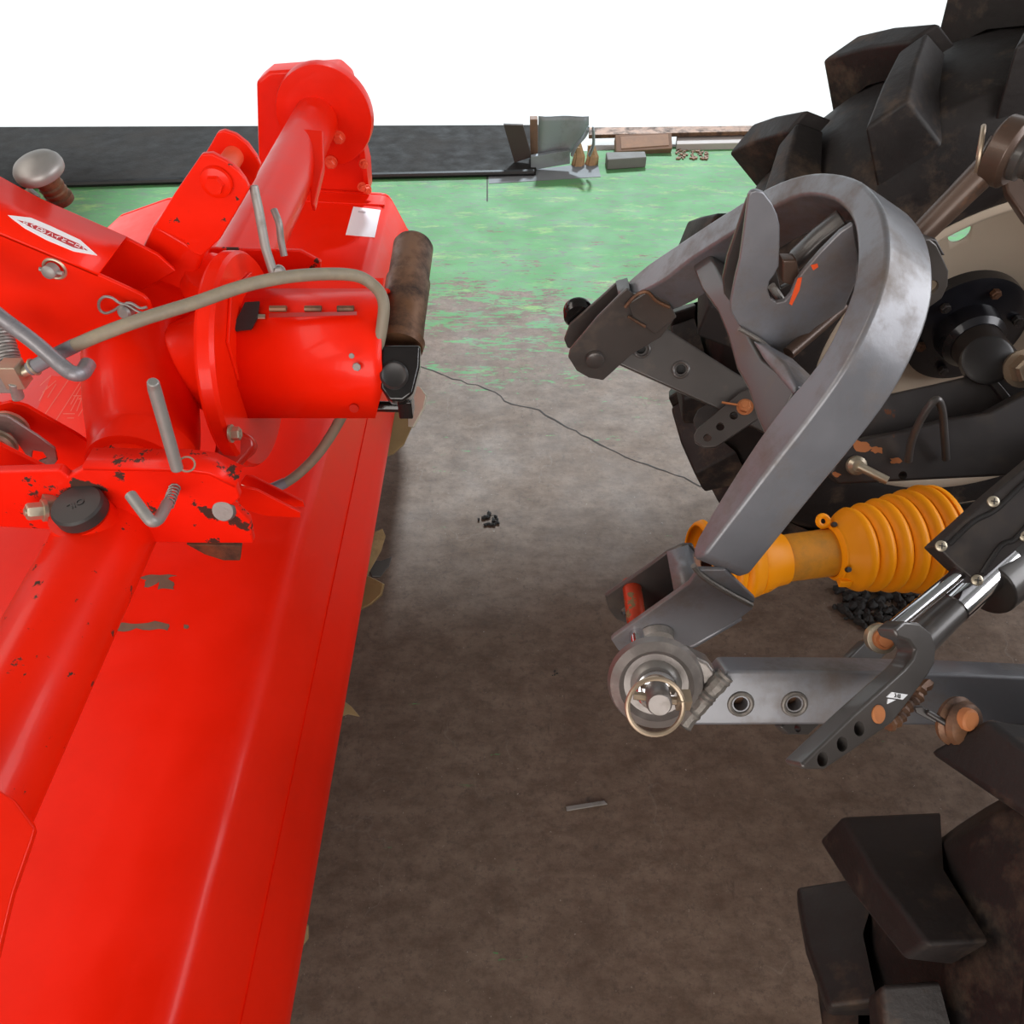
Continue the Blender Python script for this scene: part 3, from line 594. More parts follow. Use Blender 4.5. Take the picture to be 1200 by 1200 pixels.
# scuffed sticker remnants on the hood
def blob(pix, z, mat, parent, name, label=None):
    pts = []
    for a, b_ in zip(pix, pix[1:]+pix[:1]):
        for k in range(3): pts.append((a[0]+(b_[0]-a[0])*k/3+random.uniform(-1, 1), a[1]+(b_[1]-a[1])*k/3+random.uniform(-.8, .8)))
    m2 = MB(); m2.slab(UU(pts, pl=dpl), dn, .0006); return m2.build(name, mat, parent, smooth=False, label=label)
blob([(160, 677), (178, 673), (208, 674), (196, 678), (204, 682), (203, 690), (184, 690), (187, 682), (176, 688), (168, 688), (172, 679)], .6455, M['scuff'], T, 'sticker_residue', 'grey brown torn sticker residue')
blob([(128, 733), (140, 729), (160, 731), (182, 728), (199, 731), (196, 739), (186, 737), (170, 738), (160, 736), (146, 740), (136, 739)], .6460, M['scuff'], T, 'sticker_residue')
blob([(216, 732), (221, 733), (220, 737), (216, 736)], .6455, M['scuff'], T, 'sticker_residue')
blob([(150, 690), (158, 688), (156, 692)], .6460, M['scuff'], T, 'sticker_residue')
# near saddle collar
sp_ = (U(10, 960, z=.896), V((.12, -.05, 1)).normalized())
mb = MB(); mb.slab(UU([(-140, 880), (-60, 895), (0, 926), (17, 937), (41, 970), (36, 986), (15, 1046), (-20, 1190), (-200, 1190)], pl=sp_), sp_[1], .008); mb.build('beam_saddle', M['red'], T, bevel=.002)
mb = MB(); mb.lathe(V((BX, -.12, BZ)), (0, 1, 0), [(0, .054), (.002, .058), (.40, .058), (.402, .054)], 40); mb.build('beam_collar', M['red'], T)
# rotor + tines under the hood
mb = MB(); mb.tube([V((-.70, Y0+.05, .30)), V((-.70, Y1-.05, .30))], .045, 20); mb.build('rotor_shaft', M['rustbrown'], T)
def tine(px, py, x, big=1.0, flip=1, mat='blade', rot=0.0):
    tip = U(px, py, x=x)
    root = V((-.66, tip.y+.02*flip, .33))
    pts = crom([root, root.lerp(tip, .45)+V((.0, 0, .05)), root.lerp(tip, .8)+V((0, 0, .025)), tip], 6)
    mb = MB(); n = len(pts); rows = []
    for i, p in enumerate(pts):
        s = i/(n-1); w = (.022+.012*math.sin(s*2.6))*big*(1 if s < .85 else (1-s)/.15*.7+.3)
        dirn = V((.25*flip*s, .5+.5*s, -.8+.9*s)).normalized()
        th = V((0, 0, .004)) + V((0, .004, 0))
        rows.append([mb.bm.verts.new(p+dirn*w+th), mb.bm.verts.new(p-dirn*w+th), mb.bm.verts.new(p-dirn*w-th), mb.bm.verts.new(p+dirn*w-th)])
    for A, B in zip(rows, rows[1:]):
        for k in range(4): mb.bm.faces.new((A[k], A[(k+1) % 4], B[(k+1) % 4], B[k]))
    mb.bm.faces.new(rows[0][::-1]); mb.bm.faces.new(rows[-1])
    return mb.build('tiller_blade', M[mat], T, bevel=.001)
def leaf(pix, pl, mat, t=.006, label=None):
    mb = MB(); mb.slab(UU(pix, pl=pl), pl[1], t); return mb.build('tiller_blade', M[mat], T, bevel=.0015, label=label)
def bpl(px, py, z, n=(.25, -.45, .85)):
    return (U(px, py, z=z), V(n).normalized())
leaf([(425, 520), (440, 478), (468, 470), (480, 478), (483, 500), (474, 520), (462, 531), (448, 536)], bpl(462, 500, .40), 'blade', .01)
leaf([(478, 500), (478, 465), (486, 451), (492, 453), (499, 463), (496, 478), (484, 500)], bpl(485, 480, .42, (-.35, -.5, .8)), 'bladebright', .008, 'bright worn blade tip')
leaf([(405, 690), (418, 650), (432, 626), (448, 619), (452, 628), (447, 645), (434, 668), (424, 690)], bpl(438, 645, .36), 'blade', .01)
leaf([(432, 668), (438, 656), (446, 657), (460, 652), (456, 664), (452, 668), (446, 676), (436, 676)], bpl(444, 665, .28), 'dark', .012)
leaf([(395, 720), (415, 690), (424, 672), (440, 679), (449, 684), (446, 697), (434, 708), (418, 716)], bpl(432, 690, .34, (-.2, -.5, .8)), 'blade', .01)
leaf([(375, 840), (392, 822), (399, 818), (412, 828), (422, 840), (408, 837), (392, 843)], bpl(405, 830, .34), 'blade', .01, 'thin tan blade tip')
leaf([(350, 945), (366, 916), (374, 912), (382, 917), (385, 926), (380, 938), (368, 944)], bpl(375, 928, .34), 'blade', .01)
leaf([(330, 1120), (345, 1090), (352, 1078), (362, 1086), (362, 1100), (350, 1115)], bpl(352, 1100, .34), 'blade', .01)
for yy in (.25, .62, .98, 1.35, 1.7):
    root = V((-.70, yy, .30))
    for sg in (1, -1):
        pts = crom([root, root+V((.05*sg, .01, -.10)), root+V((.12*sg, .05*sg, -.20)), root+V((.20*sg, .09*sg, -.235))], 5)
        mb = MB(); mb.tube(pts, [.02]*len(pts), 6, flat=.3); mb.build('tiller_blade', M['blade'], T)
# skid stand that carries the tiller
for yy in (.05, 1.85):
    mb = MB(); mb.box((-1.1, yy, .22), .05, .05, .44); mb.box((-1.1, yy, .01), .14, .12, .02); mb.build('stand_leg', M['red'], T, bevel=.003)

# ================================================================ TRACTOR (rear end)
R_ = thing('tractor', 'rear end of a tractor with cream rims and lugged black tyres', 'tractor', (1.0, .85, 0))
def wheel(yin, sgn, ph, cx=.96, cz=.61):
    """yin = inner (towards tractor centre) face of the tyre; sgn = +1 when the outer side lies toward +Y"""
    o = V((cx, yin, cz)); ax = V((0, sgn, 0))
    mb = MB(); mb.lathe(o, ax, [(.035, .335), (.012, .36), (.0, .42), (.0, .50), (.03, .545), (.08, .560), (.14, .565), (.20, .560), (.25, .545), (.28, .50), (.28, .42), (.268, .36), (.245, .335)], 72, cap=False)
    # chevron lugs
    for k in range(18):
        for side in (0, 1):
            a = 2*math.pi*k/18+ph[side]
            rad = V((math.cos(a), 0, math.sin(a))); tan = V((-math.sin(a), 0, math.cos(a)))
            y_a, y_b = (-.012, .135) if side == 0 else (.292, .145)
            sh_ = -.095
            lo = [];
            for (t, yy, w, r0, r1) in ((0, y_a, .042, .515, .615), (.5, (y_a+y_b)/2, .034, .56, .622), (1, y_b, .028, .57, .618)):
                c = o+ax*yy+tan*(sh_*t)
                lo.append([mb.bm.verts.new(c+rad*r0-tan*w*1.25), mb.bm.verts.new(c+rad*r1-tan*w*.8), mb.bm.verts.new(c+rad*r1+tan*w*.8), mb.bm.verts.new(c+rad*r0+tan*w*1.25)])
            for A, B in zip(lo, lo[1:]):
                for i in range(3): mb.bm.faces.new((A[i], A[i+1], B[i+1], B[i]))
            mb.bm.faces.new(lo[0][::-1]); mb.bm.faces.new(lo[-1])
    ty = mb.build('rear_tyre', M['rubber'], R_, bevel=.006)
    mb = MB(); mb.lathe(o, ax, [(.035, .336), (.03, .345), (.024, .345), (.022, .335), (.03, .325), (.06, .315), (.115, .305), (.14, .285), (.15, .25), (.158, .20), (.17, .15), (.175, .11), (.178, .105)], 96, cap=False)
    # outer half of the rim
    mb.lathe(o, ax, [(.115, .305), (.24, .315), (.25, .345)], 96, cap=False)
    rm = mb.build('wheel_rim', M['rim'], R_, solid=.004, ang=.9)
    # a round hand hole through the dish
    cut = MB(); hc = o+V((-.098, 0, .212)); cut.lathe(hc+ax*.05, ax, [(0, .021), (.2, .021)], 28)
    co = cut.build('cutter', M['rim']); bmod = rm.modifiers.new('h', 'BOOLEAN'); bmod.object = co; bmod.operation = 'DIFFERENCE'; bmod.solver = 'EXACT'
    dg = bpy.context.evaluated_depsgraph_get(); me = bpy.data.meshes.new_from_object(rm.evaluated_get(dg)); rm.modifiers.clear(); rm.data = me; bpy.data.objects.remove(co)
    mb = MB(); mb.lathe(o+ax*.150, ax, [(-.012, .108), (-.008, .122), (.03, .124)], 64); hb_ = mb.build('hub_plate', M['hub'], R_)
    mb = MB(); mb.lathe(o+ax*.150, ax, [(-.06, .05), (-.05, .062), (-.012, .066), (.0, .08)], 40); mb.build('hub_boss', M['hub'], hb_)
    for k in range(6):
        a = 2*math.pi*k/6+.35; mb = MB(); mb.bolt(o+ax*.137+V((math.cos(a), 0, math.sin(a)))*.094, -ax, .009, .014, False); mb.build('wheel_bolt', M['rustbrown' if k % 2 else 'darkrust'], hb_)
    mb = MB(); mb.lathe(o+ax*.09, -ax, [(0, .048), (.25, .05), (.30, .075), (.42, .085)], 32); mb.build('axle_tube', M['darkrust'], R_)
wheel(1.27, 1, (.158, .123))
wheel(.33, -1, (.271, .40))
mb = MB(); mb.box((1.30, .80, .62), .40, .42, .38); mb.build('transmission_case', M['darkrust'], R_, bevel=.03, seg=4)
mb = MB(); mb.box((1.03, .80, .61), .22, .30, .26); mb.build('axle_centre', M['darkrust'], R_, bevel=.02)
mb = MB(); mb.lathe(V((1.0, .82, .60)), (-1, 0, 0), [(0, .10), (.12, .095), (.14, .08)], 32); mb.lathe(V((.88, .82, .60)), (-1, 0, 0), [(0, .02), (.09, .02)], 16); mb.build('pto_housing', M['black'], R_)
# black bracket arms in front of the far wheel
b1 = (U(1100, 520, y=.99), V((-.1, -.80, .59)).normalized())
b2 = (U(1100, 480, y=1.08), V((-.1, -.80, .59)).normalized())
mb = MB(); mb.slab(UU([(1000, 500), (1022, 478), (1035, 464), (1100, 450), (1151, 438), (1200, 415), (1290, 380), (1290, 500), (1100, 520), (1000, 530)], pl=b2), b2[1], .02); mb.build('rear_bracket_arm', M['darkrust'], R_, bevel=.004)
mb = MB(); mb.slab(UU([(972, 556), (983, 537), (993, 521), (1020, 513), (1060, 506), (1110, 492), (1160, 484), (1200, 462), (1300, 420), (1300, 552), (1200, 557), (1095, 562), (983, 568)], pl=b1), b1[1], .035, [circ(1058, 557, .007, dict(pl=b1))]); br = mb.build('front_bracket_arm', M['darkrust'], R_, bevel=.005)
mb = MB(); mb.tube(crom([U(1061, 540, pl=b1)+b1[1]*.012, U(1060, 515, pl=b1)+b1[1]*.03, U(1066, 487, pl=b1)+b1[1]*.05, U(1078, 468, pl=b1)+b1[1]*.06, U(1088, 478, pl=b1)+b1[1]*.05, U(1097, 505, pl=b1)+b1[1]*.03, U(1105, 538, pl=b1)+b1[1]*.012], 6), .0062, 12); mb.build('bent_hook_rod', M['dark'], R_)
mb = MB(); mb.slab(UU([(1150, 436), (1160, 434), (1190, 470), (1180, 474)], pl=(b2[0]+b2[1]*.01, b2[1])), b2[1], .02); mb.build('bracket_rib', M['darkrust'], R_, bevel=.003)
a = U(1002, 545, pl=b1)+b1[1]*.004; mb = MB(); mb.lathe(a, b1[1], [(0, .017), (.008, .016), (.014, .010)], 20); mb.tube([a+b1[1]*.012, U(1032, 561, pl=b1)+b1[1]*.03], .0075, 14); mb.build('cotter_bolt', M['zinc'], R_, label='pale worn bolt')
mb = MB(); mb.bolt(U(1192, 432, pl=b2)+b2[1]*.02, (-.2, -.9, .5), .022, .035); mb.build('large_nut', M['wire'], R_)
mb = MB(); mb.lathe(U(1155, 418, pl=b2)+V((0, -.01, 0)), (-.2, -.6, .6), [(-.02, .04), (.0, .042), (.004, .036)], 28); mb.build('grey_disc_cap', M['black'], R_)
for px, py, s_ in ((1012, 524, .016), (1005, 520, .010), (1050, 540, .010), (1028, 527, .012), (980, 556, .008)):
    mb = MB(); c = U(px, py, pl=b1)+b1[1]*.0006; u_, v_, _ = frame(b1[1]); mb.slab([c+(u_*math.cos(a)+v_*math.sin(a)*.55)*s_*random.uniform(.6, 1.2) for a in [k*.45 for k in range(14)]], b1[1], .0008); mb.build('rust_patch', M['rust'], br, smooth=False)
# lower ladder bracket with three holes, left of the far tyre
lp3 = (U(850, 500, y=1.10), V((-.3, -.6, .75)).normalized())
mb = MB(); mb.slab(UU([(813, 510), (817, 502), (868, 459), (886, 452), (900, 470), (895, 486), (838, 524), (824, 524), (814, 518)], pl=lp3), lp3[1], .012, [circ(829, 513, .0075, dict(pl=lp3)), circ(844, 500, .0075, dict(pl=lp3)), circ(860, 487, .0075, dict(pl=lp3))]); lad = mb.build('adjuster_plate', M['dark'], R_, bevel=.002)
lp4 = (lp3[0]-lp3[1]*.045, lp3[1]); mb = MB(); mb.slab(UU([(812, 492), (818, 480), (868, 448), (880, 452), (870, 480), (815, 505)], pl=lp4), lp4[1], .010); mb.build('adjuster_plate', M['darkrust'], R_, bevel=.002)
mb = MB(); mb.bolt(U(873, 477, pl=lp3), lp3[1], .010, .014); mb.tube([U(846, 473, pl=lp3)+lp3[1]*.01, U(872, 477, pl=lp3)+lp3[1]*.01], .002, 8); mb.build('adjuster_bolt', M['rust'], R_)
# ================================================================ TOP LINK (upper right)
TL = thing('top_link', 'brown rusty rod with ball eye at the upper right', 'link rod', U(1120, 230, d=1.1))
ta, tb_ = U(1082, 272, d=1.05), U(1158, 196, d=1.0)
mb = MB(); mb.tube([ta-(tb_-ta)*.15, ta, tb_], [.017, .0165, .019], 24); mb.build('link_rod', M['browniron'], TL)
ec = U(1180, 178, d=.985); ea = V((.55, -.62, .0)).normalized()
mb = MB(); mb.lathe(ec-ea*.016, ea, [(0, .036), (.004, .042), (.026, .042), (.032, .036)], 40); mb.tube([tb_-(tb_-ta)*.05, ec], [.019, .03], 20); mb.build('ball_eye', M['browniron'], TL, bevel=.001)
mb = MB(); mb.lathe(ec+ea*.010, ea, [(0, .030), (.015, .029), (.018, .024), (.03, .024)], 36); mb.build('ball_joint', M['dark'], TL)
mb = MB(); mb.lathe(ec+ea*.036, ea, [(0, .026), (.004, .028), (.030, .028), (.034, .025), (.034, .018)], 36); mb.lathe(ec+ea*.068, ea, [(0, .015), (.012, .013)], 6); mb.build('link_pin', M['dark'], TL, bevel=.001)
mb = MB(); mb.ring(U(1148, 178, d=1.0), (.75, -.35, .2), .030, .0032, 28, 8); mb.build('pin_ring', M['wire'], TL)
mb = MB(); mb.slab(UU([(1170, 165), (1210, 150), (1240, 230), (1230, 290), (1200, 255), (1180, 225)], d=1.06), V((-.3, -.7, .6)), .02); mb.build('link_bracket', M['browniron'], TL, bevel=.004)

# ================================================================ QUICK HITCH A-FRAME
Q = thing('quick_hitch', 'dark grey A-shaped hitch frame with bent tubular arch and hook plates', 'hitch frame', (.2, .93, 0))
QN = V((-.87, 0, .49)).normalized()
QP = U(824, 651, z=.82)
pf = dict(pl=(QP, QN))
DEP = .072
outer = [(824, 651), (860, 604), (905, 545), (950, 487), (990, 430), (1020, 372), (1036, 325), (1040, 290), (1037, 258), (1027, 232), (1006, 211), (975, 202), (940, 204), (900, 219), (850, 249), (800, 282), (760, 309), (733, 332)]
inner = [(733, 346), (745, 345), (775, 330), (806, 306), (835, 287), (862, 270), (900, 246), (937, 229), (968, 231), (986, 241), (998, 258), (1003, 285), (1002, 318), (992, 357), (960, 422), (913, 480), (870, 542), (817, 630), (812, 655)]
o3 = crom(UU(outer, **pf), 3); i3 = crom(UU(inner, **pf), 3)
mb = MB(); mb.slab(o3+i3, QN, DEP); mb.build('arch_tube', M['darkclean'], Q, bevel=.006, seg=4)
# weld seam and bent lower end of each leg -> U shaped foot
yn = QP.y
near_pl = [(716, 750), (720, 746), (797, 692), (808, 684), (818, 668), (850, 668), (885, 702), (882, 714), (869, 724), (815, 755), (775, 770), (745, 770), (733, 768), (724, 762)]
mb = MB(); mb.slab(UU(near_pl, y=yn-.001), (0, -1, 0), .007, ); mb.build('near_foot_plate', M['darkclean'], Q, bevel=.002)
far_pl = [(709, 699), (760, 664), (782, 648), (800, 640), (812, 640), (822, 660), (815, 690), (790, 705), (737, 732), (722, 726), (713, 714)]
mb = MB(); yf2 = yn+.075; mb.slab(UU(far_pl, y=yf2), (0, -1, 0), .007, [circ(737, 716, .012, dict(y=yf2))]); mb.build('far_foot_plate', M['dark'], Q, bevel=.002)
# web between them (top and back)
wa = UU([(782, 648), (805, 640), (817, 655)], y=yf2); wb_ = [p-V((0, .075, 0)) for p in wa]
mb = MB(); vs = [[mb.bm.verts.new(p) for p in l] for l in (wa, wb_)]
for i in range(2): mb.bm.faces.new((vs[0][i], vs[0][i+1], vs[1][i+1], vs[1][i]))
mb.build('foot_web', M['darkclean'], Q, solid=.006)
wa = UU([(868, 726), (815, 757), (768, 772)], y=yn); wb_ = [p+V((0, .075, 0)) for p in wa]
mb = MB(); vs = [[mb.bm.verts.new(p) for p in l] for l in (wa, wb_)]
for i in range(2): mb.bm.faces.new((vs[0][i], vs[0][i+1], vs[1][i+1], vs[1][i]))
mb.build('foot_web', M['darkclean'], Q, solid=.006)
mb = MB(); mb.tube(crom([p+V((0, -.004, 0)) for p in UU([(812, 660), (822, 672), (850, 690), (880, 706)], y=yn)], 5), .0035, 8); mb.build('weld_seam', M['weld'], Q)
pc_ = U(748, 742, y=yn-.0)
mb = MB(); mb.tube([pc_+V((0, .008, 0)), pc_+V((0, -.12, 0))], .0125, 24); mb.build('hitch_pin', M['chrome'], Q, label='bright steel hitch pin with red paint traces')
mb = MB(); mb.tube([pc_+V((0, .006, 0)), pc_+V((0, .086, 0))], .0132, 20); mb.build('painted_pin_end', M['redpin'], Q, label='red smeared pin')
mb = MB(); mb.lathe(U(770, 752, y=yn-.012), (0, 1, 0), [(0, .022), (.010, .024), (.012, .019)], 28); mb.build('pin_collar', M['steel'], Q)
# far foot
yF = U(733, 340, **pf).y-.07
fn = [(666, 419), (668, 410), (700, 372), (726, 346), (735, 338), (742, 345), (780, 350), (790, 375), (775, 395), (740, 416), (707, 446), (690, 443), (676, 435)]
mb = MB(); mb.slab(UU(fn, y=yF), (0, -1, 0), .007); mb.build('near_foot_plate', M['dark'], Q, bevel=.002)
mb = MB(); yF2 = yF+.072; mb.slab(UU([(661, 398), (668, 380), (700, 352), (722, 332), (735, 331), (742, 345), (700, 385), (674, 410), (665, 408)], y=yF2), (0, -1, 0), .007); mb.build('far_foot_plate', M['dark'], Q, bevel=.002)
wa = UU([(722, 331), (734, 327), (740, 345)], y=yF2); wb_ = [p-V((0, .072, 0)) for p in wa]
mb = MB(); vs = [[mb.bm.verts.new(p) for p in l] for l in (wa, wb_)]
for i in range(2): mb.bm.faces.new((vs[0][i], vs[0][i+1], vs[1][i+1], vs[1][i]))
mb.build('foot_web', M['dark'], Q, solid=.006)
mb = MB(); mb.slab(UU([(736, 356), (758, 342), (783, 352), (793, 372), (768, 392), (742, 374)], y=yF-.003), (0, -1, 0), .006); mb.build('foot_gusset', M['dark'], Q, bevel=.002)
mb = MB(); mb.tube(crom([p+V((0, -.006, 0)) for p in UU([(732, 358), (745, 344), (758, 340), (768, 350), (784, 358)], y=yF)], 4), .003, 7); mb.tube(UU([(736, 371), (748, 378), (756, 383)], y=yF-.008), .0025, 7); mb.build('weld_seam', M['rustbrown'], Q)
mb = MB(); c = U(697, 421, y=yF-.002); mb.lathe(c, (0, -1, 0), [(0, .018), (.006, .017), (.008, .014)], 24); mb.tube([c, c+V((0, .13, 0))], .0125, 20)
mb.build('foot_pin', M['dark'], Q)
mb = MB(); mb.lathe(U(678, 372, y=yF2+.012), (0, 1, 0), [(0, .024), (.006, .028), (.012, .024), (.018, .028), (.026, .028), (.028, .02)], 30); mb.build('rubber_washers', M['grease'], Q)
# struts inside the arch (slightly behind the face)
ps = (QP-QN*.014, QN)
mb = MB(); mb.slab(UU([(806, 300), (828, 291), (838, 308), (852, 338), (866, 372), (893, 420), (934, 452), (918, 484), (896, 512), (886, 490), (875, 455), (862, 432), (852, 395), (840, 365), (822, 340)], pl=ps), QN, .04); mb.build('cross_strut', M['dark'], Q, bevel=.005, seg=3)
mb = MB(); mb.slab(UU([(893, 420), (880, 398), (896, 402), (920, 425), (934, 452), (928, 462)], pl=(QP-QN*.006, QN)), QN, .05); mb.build('strut_rib', M['darkclean'], Q, bevel=.004)
# hook plates (vertical, facing sideways)
yh = .845
hk = [(877, 230), (880, 225), (886, 223), (895, 226), (905, 239), (911, 252), (914, 265), (914, 290), (913, 312), (908, 322), (902, 330), (900, 340), (903, 350), (911, 355), (920, 353), (927, 345), (933, 330), (942, 318), (962, 295), (985, 272), (1000, 262), (1006, 300), (1004, 330), (990, 362), (955, 385), (925, 412), (915, 418), (900, 410), (884, 396), (866, 382), (857, 366), (856, 355), (862, 325), (867, 305), (872, 270)]
mb = MB(); mb.slab(UU(hk, y=yh), (0, -1, 0), .008); mb.build('hook_plate', M['darkclean'], Q, bevel=.002)
hk2 = [(876, 232), (866, 262), (853, 300), (847, 327), (849, 345), (858, 358), (900, 400), (935, 385), (960, 350), (930, 330), (915, 338), (906, 300), (892, 250)]
mb = MB(); mb.slab(UU(hk2, y=yh+.055), (0, -1, 0), .008); mb.build('hook_plate', M['dark'], Q, bevel=.002)
mb = MB(); mb.tube([U(925, 315, y=.92), U(935, 302, y=.92), U(960, 278, y=.92), U(988, 256, y=.92)], [.012, .017, .017, .017], 14, flat=.7); mb.build('latch_lever', M['dark'], Q, bevel=.002)
mb = MB(); mb.slab(UU([(917, 305), (934, 305), (938, 322), (930, 336), (917, 332)], y=.865), (0, -1, 0), .02); mb.build('latch_block', M['browniron'], Q, bevel=.003)
mb = MB(); mb.tube([U(924, 414, y=.83), U(960, 383, y=.86), U(988, 358, y=.88)], .0085, 16); mb.build('release_rod', M['browniron'], Q)
mb = MB(); mb.tube([U(904, 335, y=.87), U(916, 352, y=.87)], .005, 10); mb.build('latch_spring_pin', M['steel'], Q)
for pix in ([(935, 326), (940, 325), (937, 340), (932, 350), (928, 358), (925, 356), (929, 344)], [(950, 311), (958, 309), (959, 313), (953, 317)]):
    mb = MB(); mb.slab(UU(pix, y=yh-.0008), (0, -1, 0), .0006); mb.build('paint_smear', M['orangepaint'], Q, smooth=False, label='orange paint smear')
mb = MB(); mb.tube(crom(UU([(866, 385), (890, 399), (905, 411), (918, 418)], y=yh-.006), 4), .003, 7); mb.build('weld_seam', M['weld'], Q)
# lug plate behind the arch with a round hole
yl = .90
mb = slabY([(1068, 285), (1078, 281), (1090, 281), (1098, 288), (1104, 300), (1112, 318), (1111, 335), (1104, 350), (1090, 360), (1070, 364)], yl, .012, [circ(1090, 337, .0105, dict(y=yl))]); mb.build('lug_plate', M['dark'], Q, bevel=.002)
mb = slabY([(1068, 280), (1082, 277), (1098, 282), (1108, 300), (1095, 300), (1070, 300)], yl+.05, .01); mb.build('lug_plate', M['darkrust'], Q, bevel=.002)
mb = MB(); mb.lathe(U(1089, 337, y=yl+.006), (0, 1, 0), [(0, .010), (.03, .010)], 20); mb.build('lug_bushing', M['wire'], Q)

# ================================================================ LOWER LINKS
LG = 'lower links of the tractor'
LL = thing('lower_link', 'near dark grey lower link arm with ball end, lynch pin and two holes', 'lower link', U(900, 815, z=.0), LG)
ln_n = V((0, -.82, .57)).normalized()
lpn = (U(850, 818, z=.80), ln_n)
hs = [circ(868, 825, .0075, dict(pl=lpn)), circ(931, 825, .0075, dict(pl=lpn))]
mb = MB(); mb.slab(UU([(797, 851), (815, 830), (852, 786), (1000, 787), (1120, 790), (1350, 800), (1350, 852), (1120, 851), (977, 850)], pl=lpn), ln_n, .042, hs); mb.build('link_bar', M['darkclean'], LL, bevel=.004, seg=3)
for px in (868, 931):
    c = U(px, 825, pl=lpn); mb = MB(); mb.ring(c, ln_n, .0115, .0026, 28, 8); mb.build('hole_boss', M['weld'], LL, label='worn pale ring around a hole')
    mb = MB(); mb.lathe(c-ln_n*.02, ln_n, [(0, .0076), (.004, .0076)], 16); mb.build('hole_bottom', M['rustbrown'], LL)
mb = MB(); wpth = UU([(850, 790), (840, 801), (829, 813), (818, 827), (806, 840), (800, 848)], pl=lpn); wpth = crom(wpth, 6)
mb.tube([p+ln_n*.002 for p in wpth], [.0095+random.uniform(-.001, .001) for i in range(len(wpth))], 10); mb.build('weld_bead', M['weld'], LL)
# ball end: eye plate, socket, ball
ep = (U(778, 802, z=.80), V((-.12, -.80, .58)).normalized()); en = ep[1]; ecn = ep[0]
u_, v_, _ = frame(en)
eye = UU([(722, 792), (727, 775), (742, 762), (762, 757), (785, 757), (808, 762), (828, 772), (838, 785), (832, 798), (815, 815), (800, 838), (788, 848), (765, 842), (740, 830), (727, 815)], pl=(ep[0]-en*.004, en))
mb = MB(); mb.slab([p+en*.012 for p in eye], en, .030); mb.build('eye_plate', M['castend'], LL, bevel=.004, seg=3)
sc_ = U(768, 797, pl=ep)
mb = MB(); mb.lathe(sc_+en*.006, en, [(0, .050), (.008, .047), (.012, .038), (.006, .033)], 48); mb.build('socket_ring', M['castend'], LL)
mb = MB(); bmesh.ops.create_uvsphere(mb.bm, u_segments=32, v_segments=20, radius=.032, matrix=Matrix.Translation(sc_-en*.006)); mb.build('joint_ball', M['steel'], LL)
mb = MB(); mb.lathe(sc_, en, [(0, .021), (.030, .021), (.032, .017)], 32); mb.build('ball_collar', M['chrome'], LL)
pe = U(772, 826, d=(sc_-O).length*.90/ray(772, 826).length) if False else sc_+en*.05
mb = MB(); mb.lathe(sc_, (pe-sc_), [(0, .0125), (.060, .0125), (.064, .0105)], 28); mb.build('pin_end', M['castend'], LL)
mb = MB(); mb.tube([sc_+en*.048+u_*(-.022), sc_+en*.048+u_*.024], .0042, 10)
mb.build('lynch_pin_stem', M['wire'], LL)
rc = U(768, 828, d=.93*(sc_-O).dot(V((0, CP, -SP)))); mb = MB()
mb.ring(rc, (.05, -.72, .70), .0275, .0026, 36, 8); mb.box(sc_+en*.047+V((.024, -.002, .0)), .014, .014, .016)
mb.build('lynch_pin_ring', M['wire'], LL, label='brass coloured wire ring')
# far lower link
LF = thing('lower_link', 'far dark lower link arm with two round holes reaching the far hitch foot', 'lower link', U(820, 420, z=.0), LG)
fnrm = V((-.10, -.80, .58)).normalized()
lpf = (U(760, 400, y=yF+.035), fnrm)
mb = MB(); mb.slab(UU([(700, 412), (712, 392), (740, 380), (765, 377), (775, 381), (861, 436), (940, 480), (930, 525), (838, 478), (727, 428)], pl=lpf), fnrm, .04, [circ(751, 409, .009, dict(pl=lpf)), circ(798, 433, .009, dict(pl=lpf))]); mb.build('link_bar', M['dark'], LF, bevel=.004, seg=3)
for px, py in ((752, 409), (798, 433)):
    c = U(px, py, pl=lpf); mb = MB(); mb.ring(c, fnrm, .014, .003, 28, 8); mb.build('hole_boss', M['dark'], LF)
    mb = MB(); mb.lathe(c-fnrm*.02, fnrm, [(0, .0092), (.004, .0092)], 16); mb.build('hole_bottom', M['black'], LF)
# ================================================================ CHECK STRAP, ROD, CYLINDER
ST = thing('stabiliser_strap', 'bent grey strap with a row of holes crossing over the near lower link', 'strap', U(1020, 850, z=0))
sn = V((.42, -.56, .71)).normalized(); spl = (U(1030, 835, z=.855), sn)
sh_ = [circ(1029, 837, .0088, dict(pl=spl)), circ(1007, 854, .0068, dict(pl=spl)), circ(987, 872, .0068, dict(pl=spl)), circ(964, 890, .0065, dict(pl=spl))]
arc_ = [(939, 896), (1000, 838), (1060, 784), (1070, 772), (1073, 762), (1066, 752), (1052, 747), (1048, 738), (1060, 728), (1078, 730), (1092, 742), (1098, 758), (1096, 778), (1088, 792), (1066, 822), (1047, 847), (1000, 880), (967, 902), (943, 902)]
mb = MB(); mb.slab(UU(arc_, pl=spl), sn, .022, sh_); mb.build('strap_plate', M['dark'], ST, bevel=.003, seg=3)
c = U(1029, 837, pl=spl); mb = MB(); mb.lathe(c-sn*.006, sn, [(0, .0086), (.007, .0086), (.008, .007), (.007, .001)], 24); mb.build('rusty_plug', M['rust'], ST, label='orange rusted pin end')
for px, py in ((1007, 854), (987, 872), (964, 890)):
    mb = MB(); mb.lathe(U(px, py, pl=spl)-sn*.016, sn, [(0, .0068), (.003, .0068)], 16); mb.build('hole_bottom', M['rustbrown' if px < 970 else 'black'], ST)
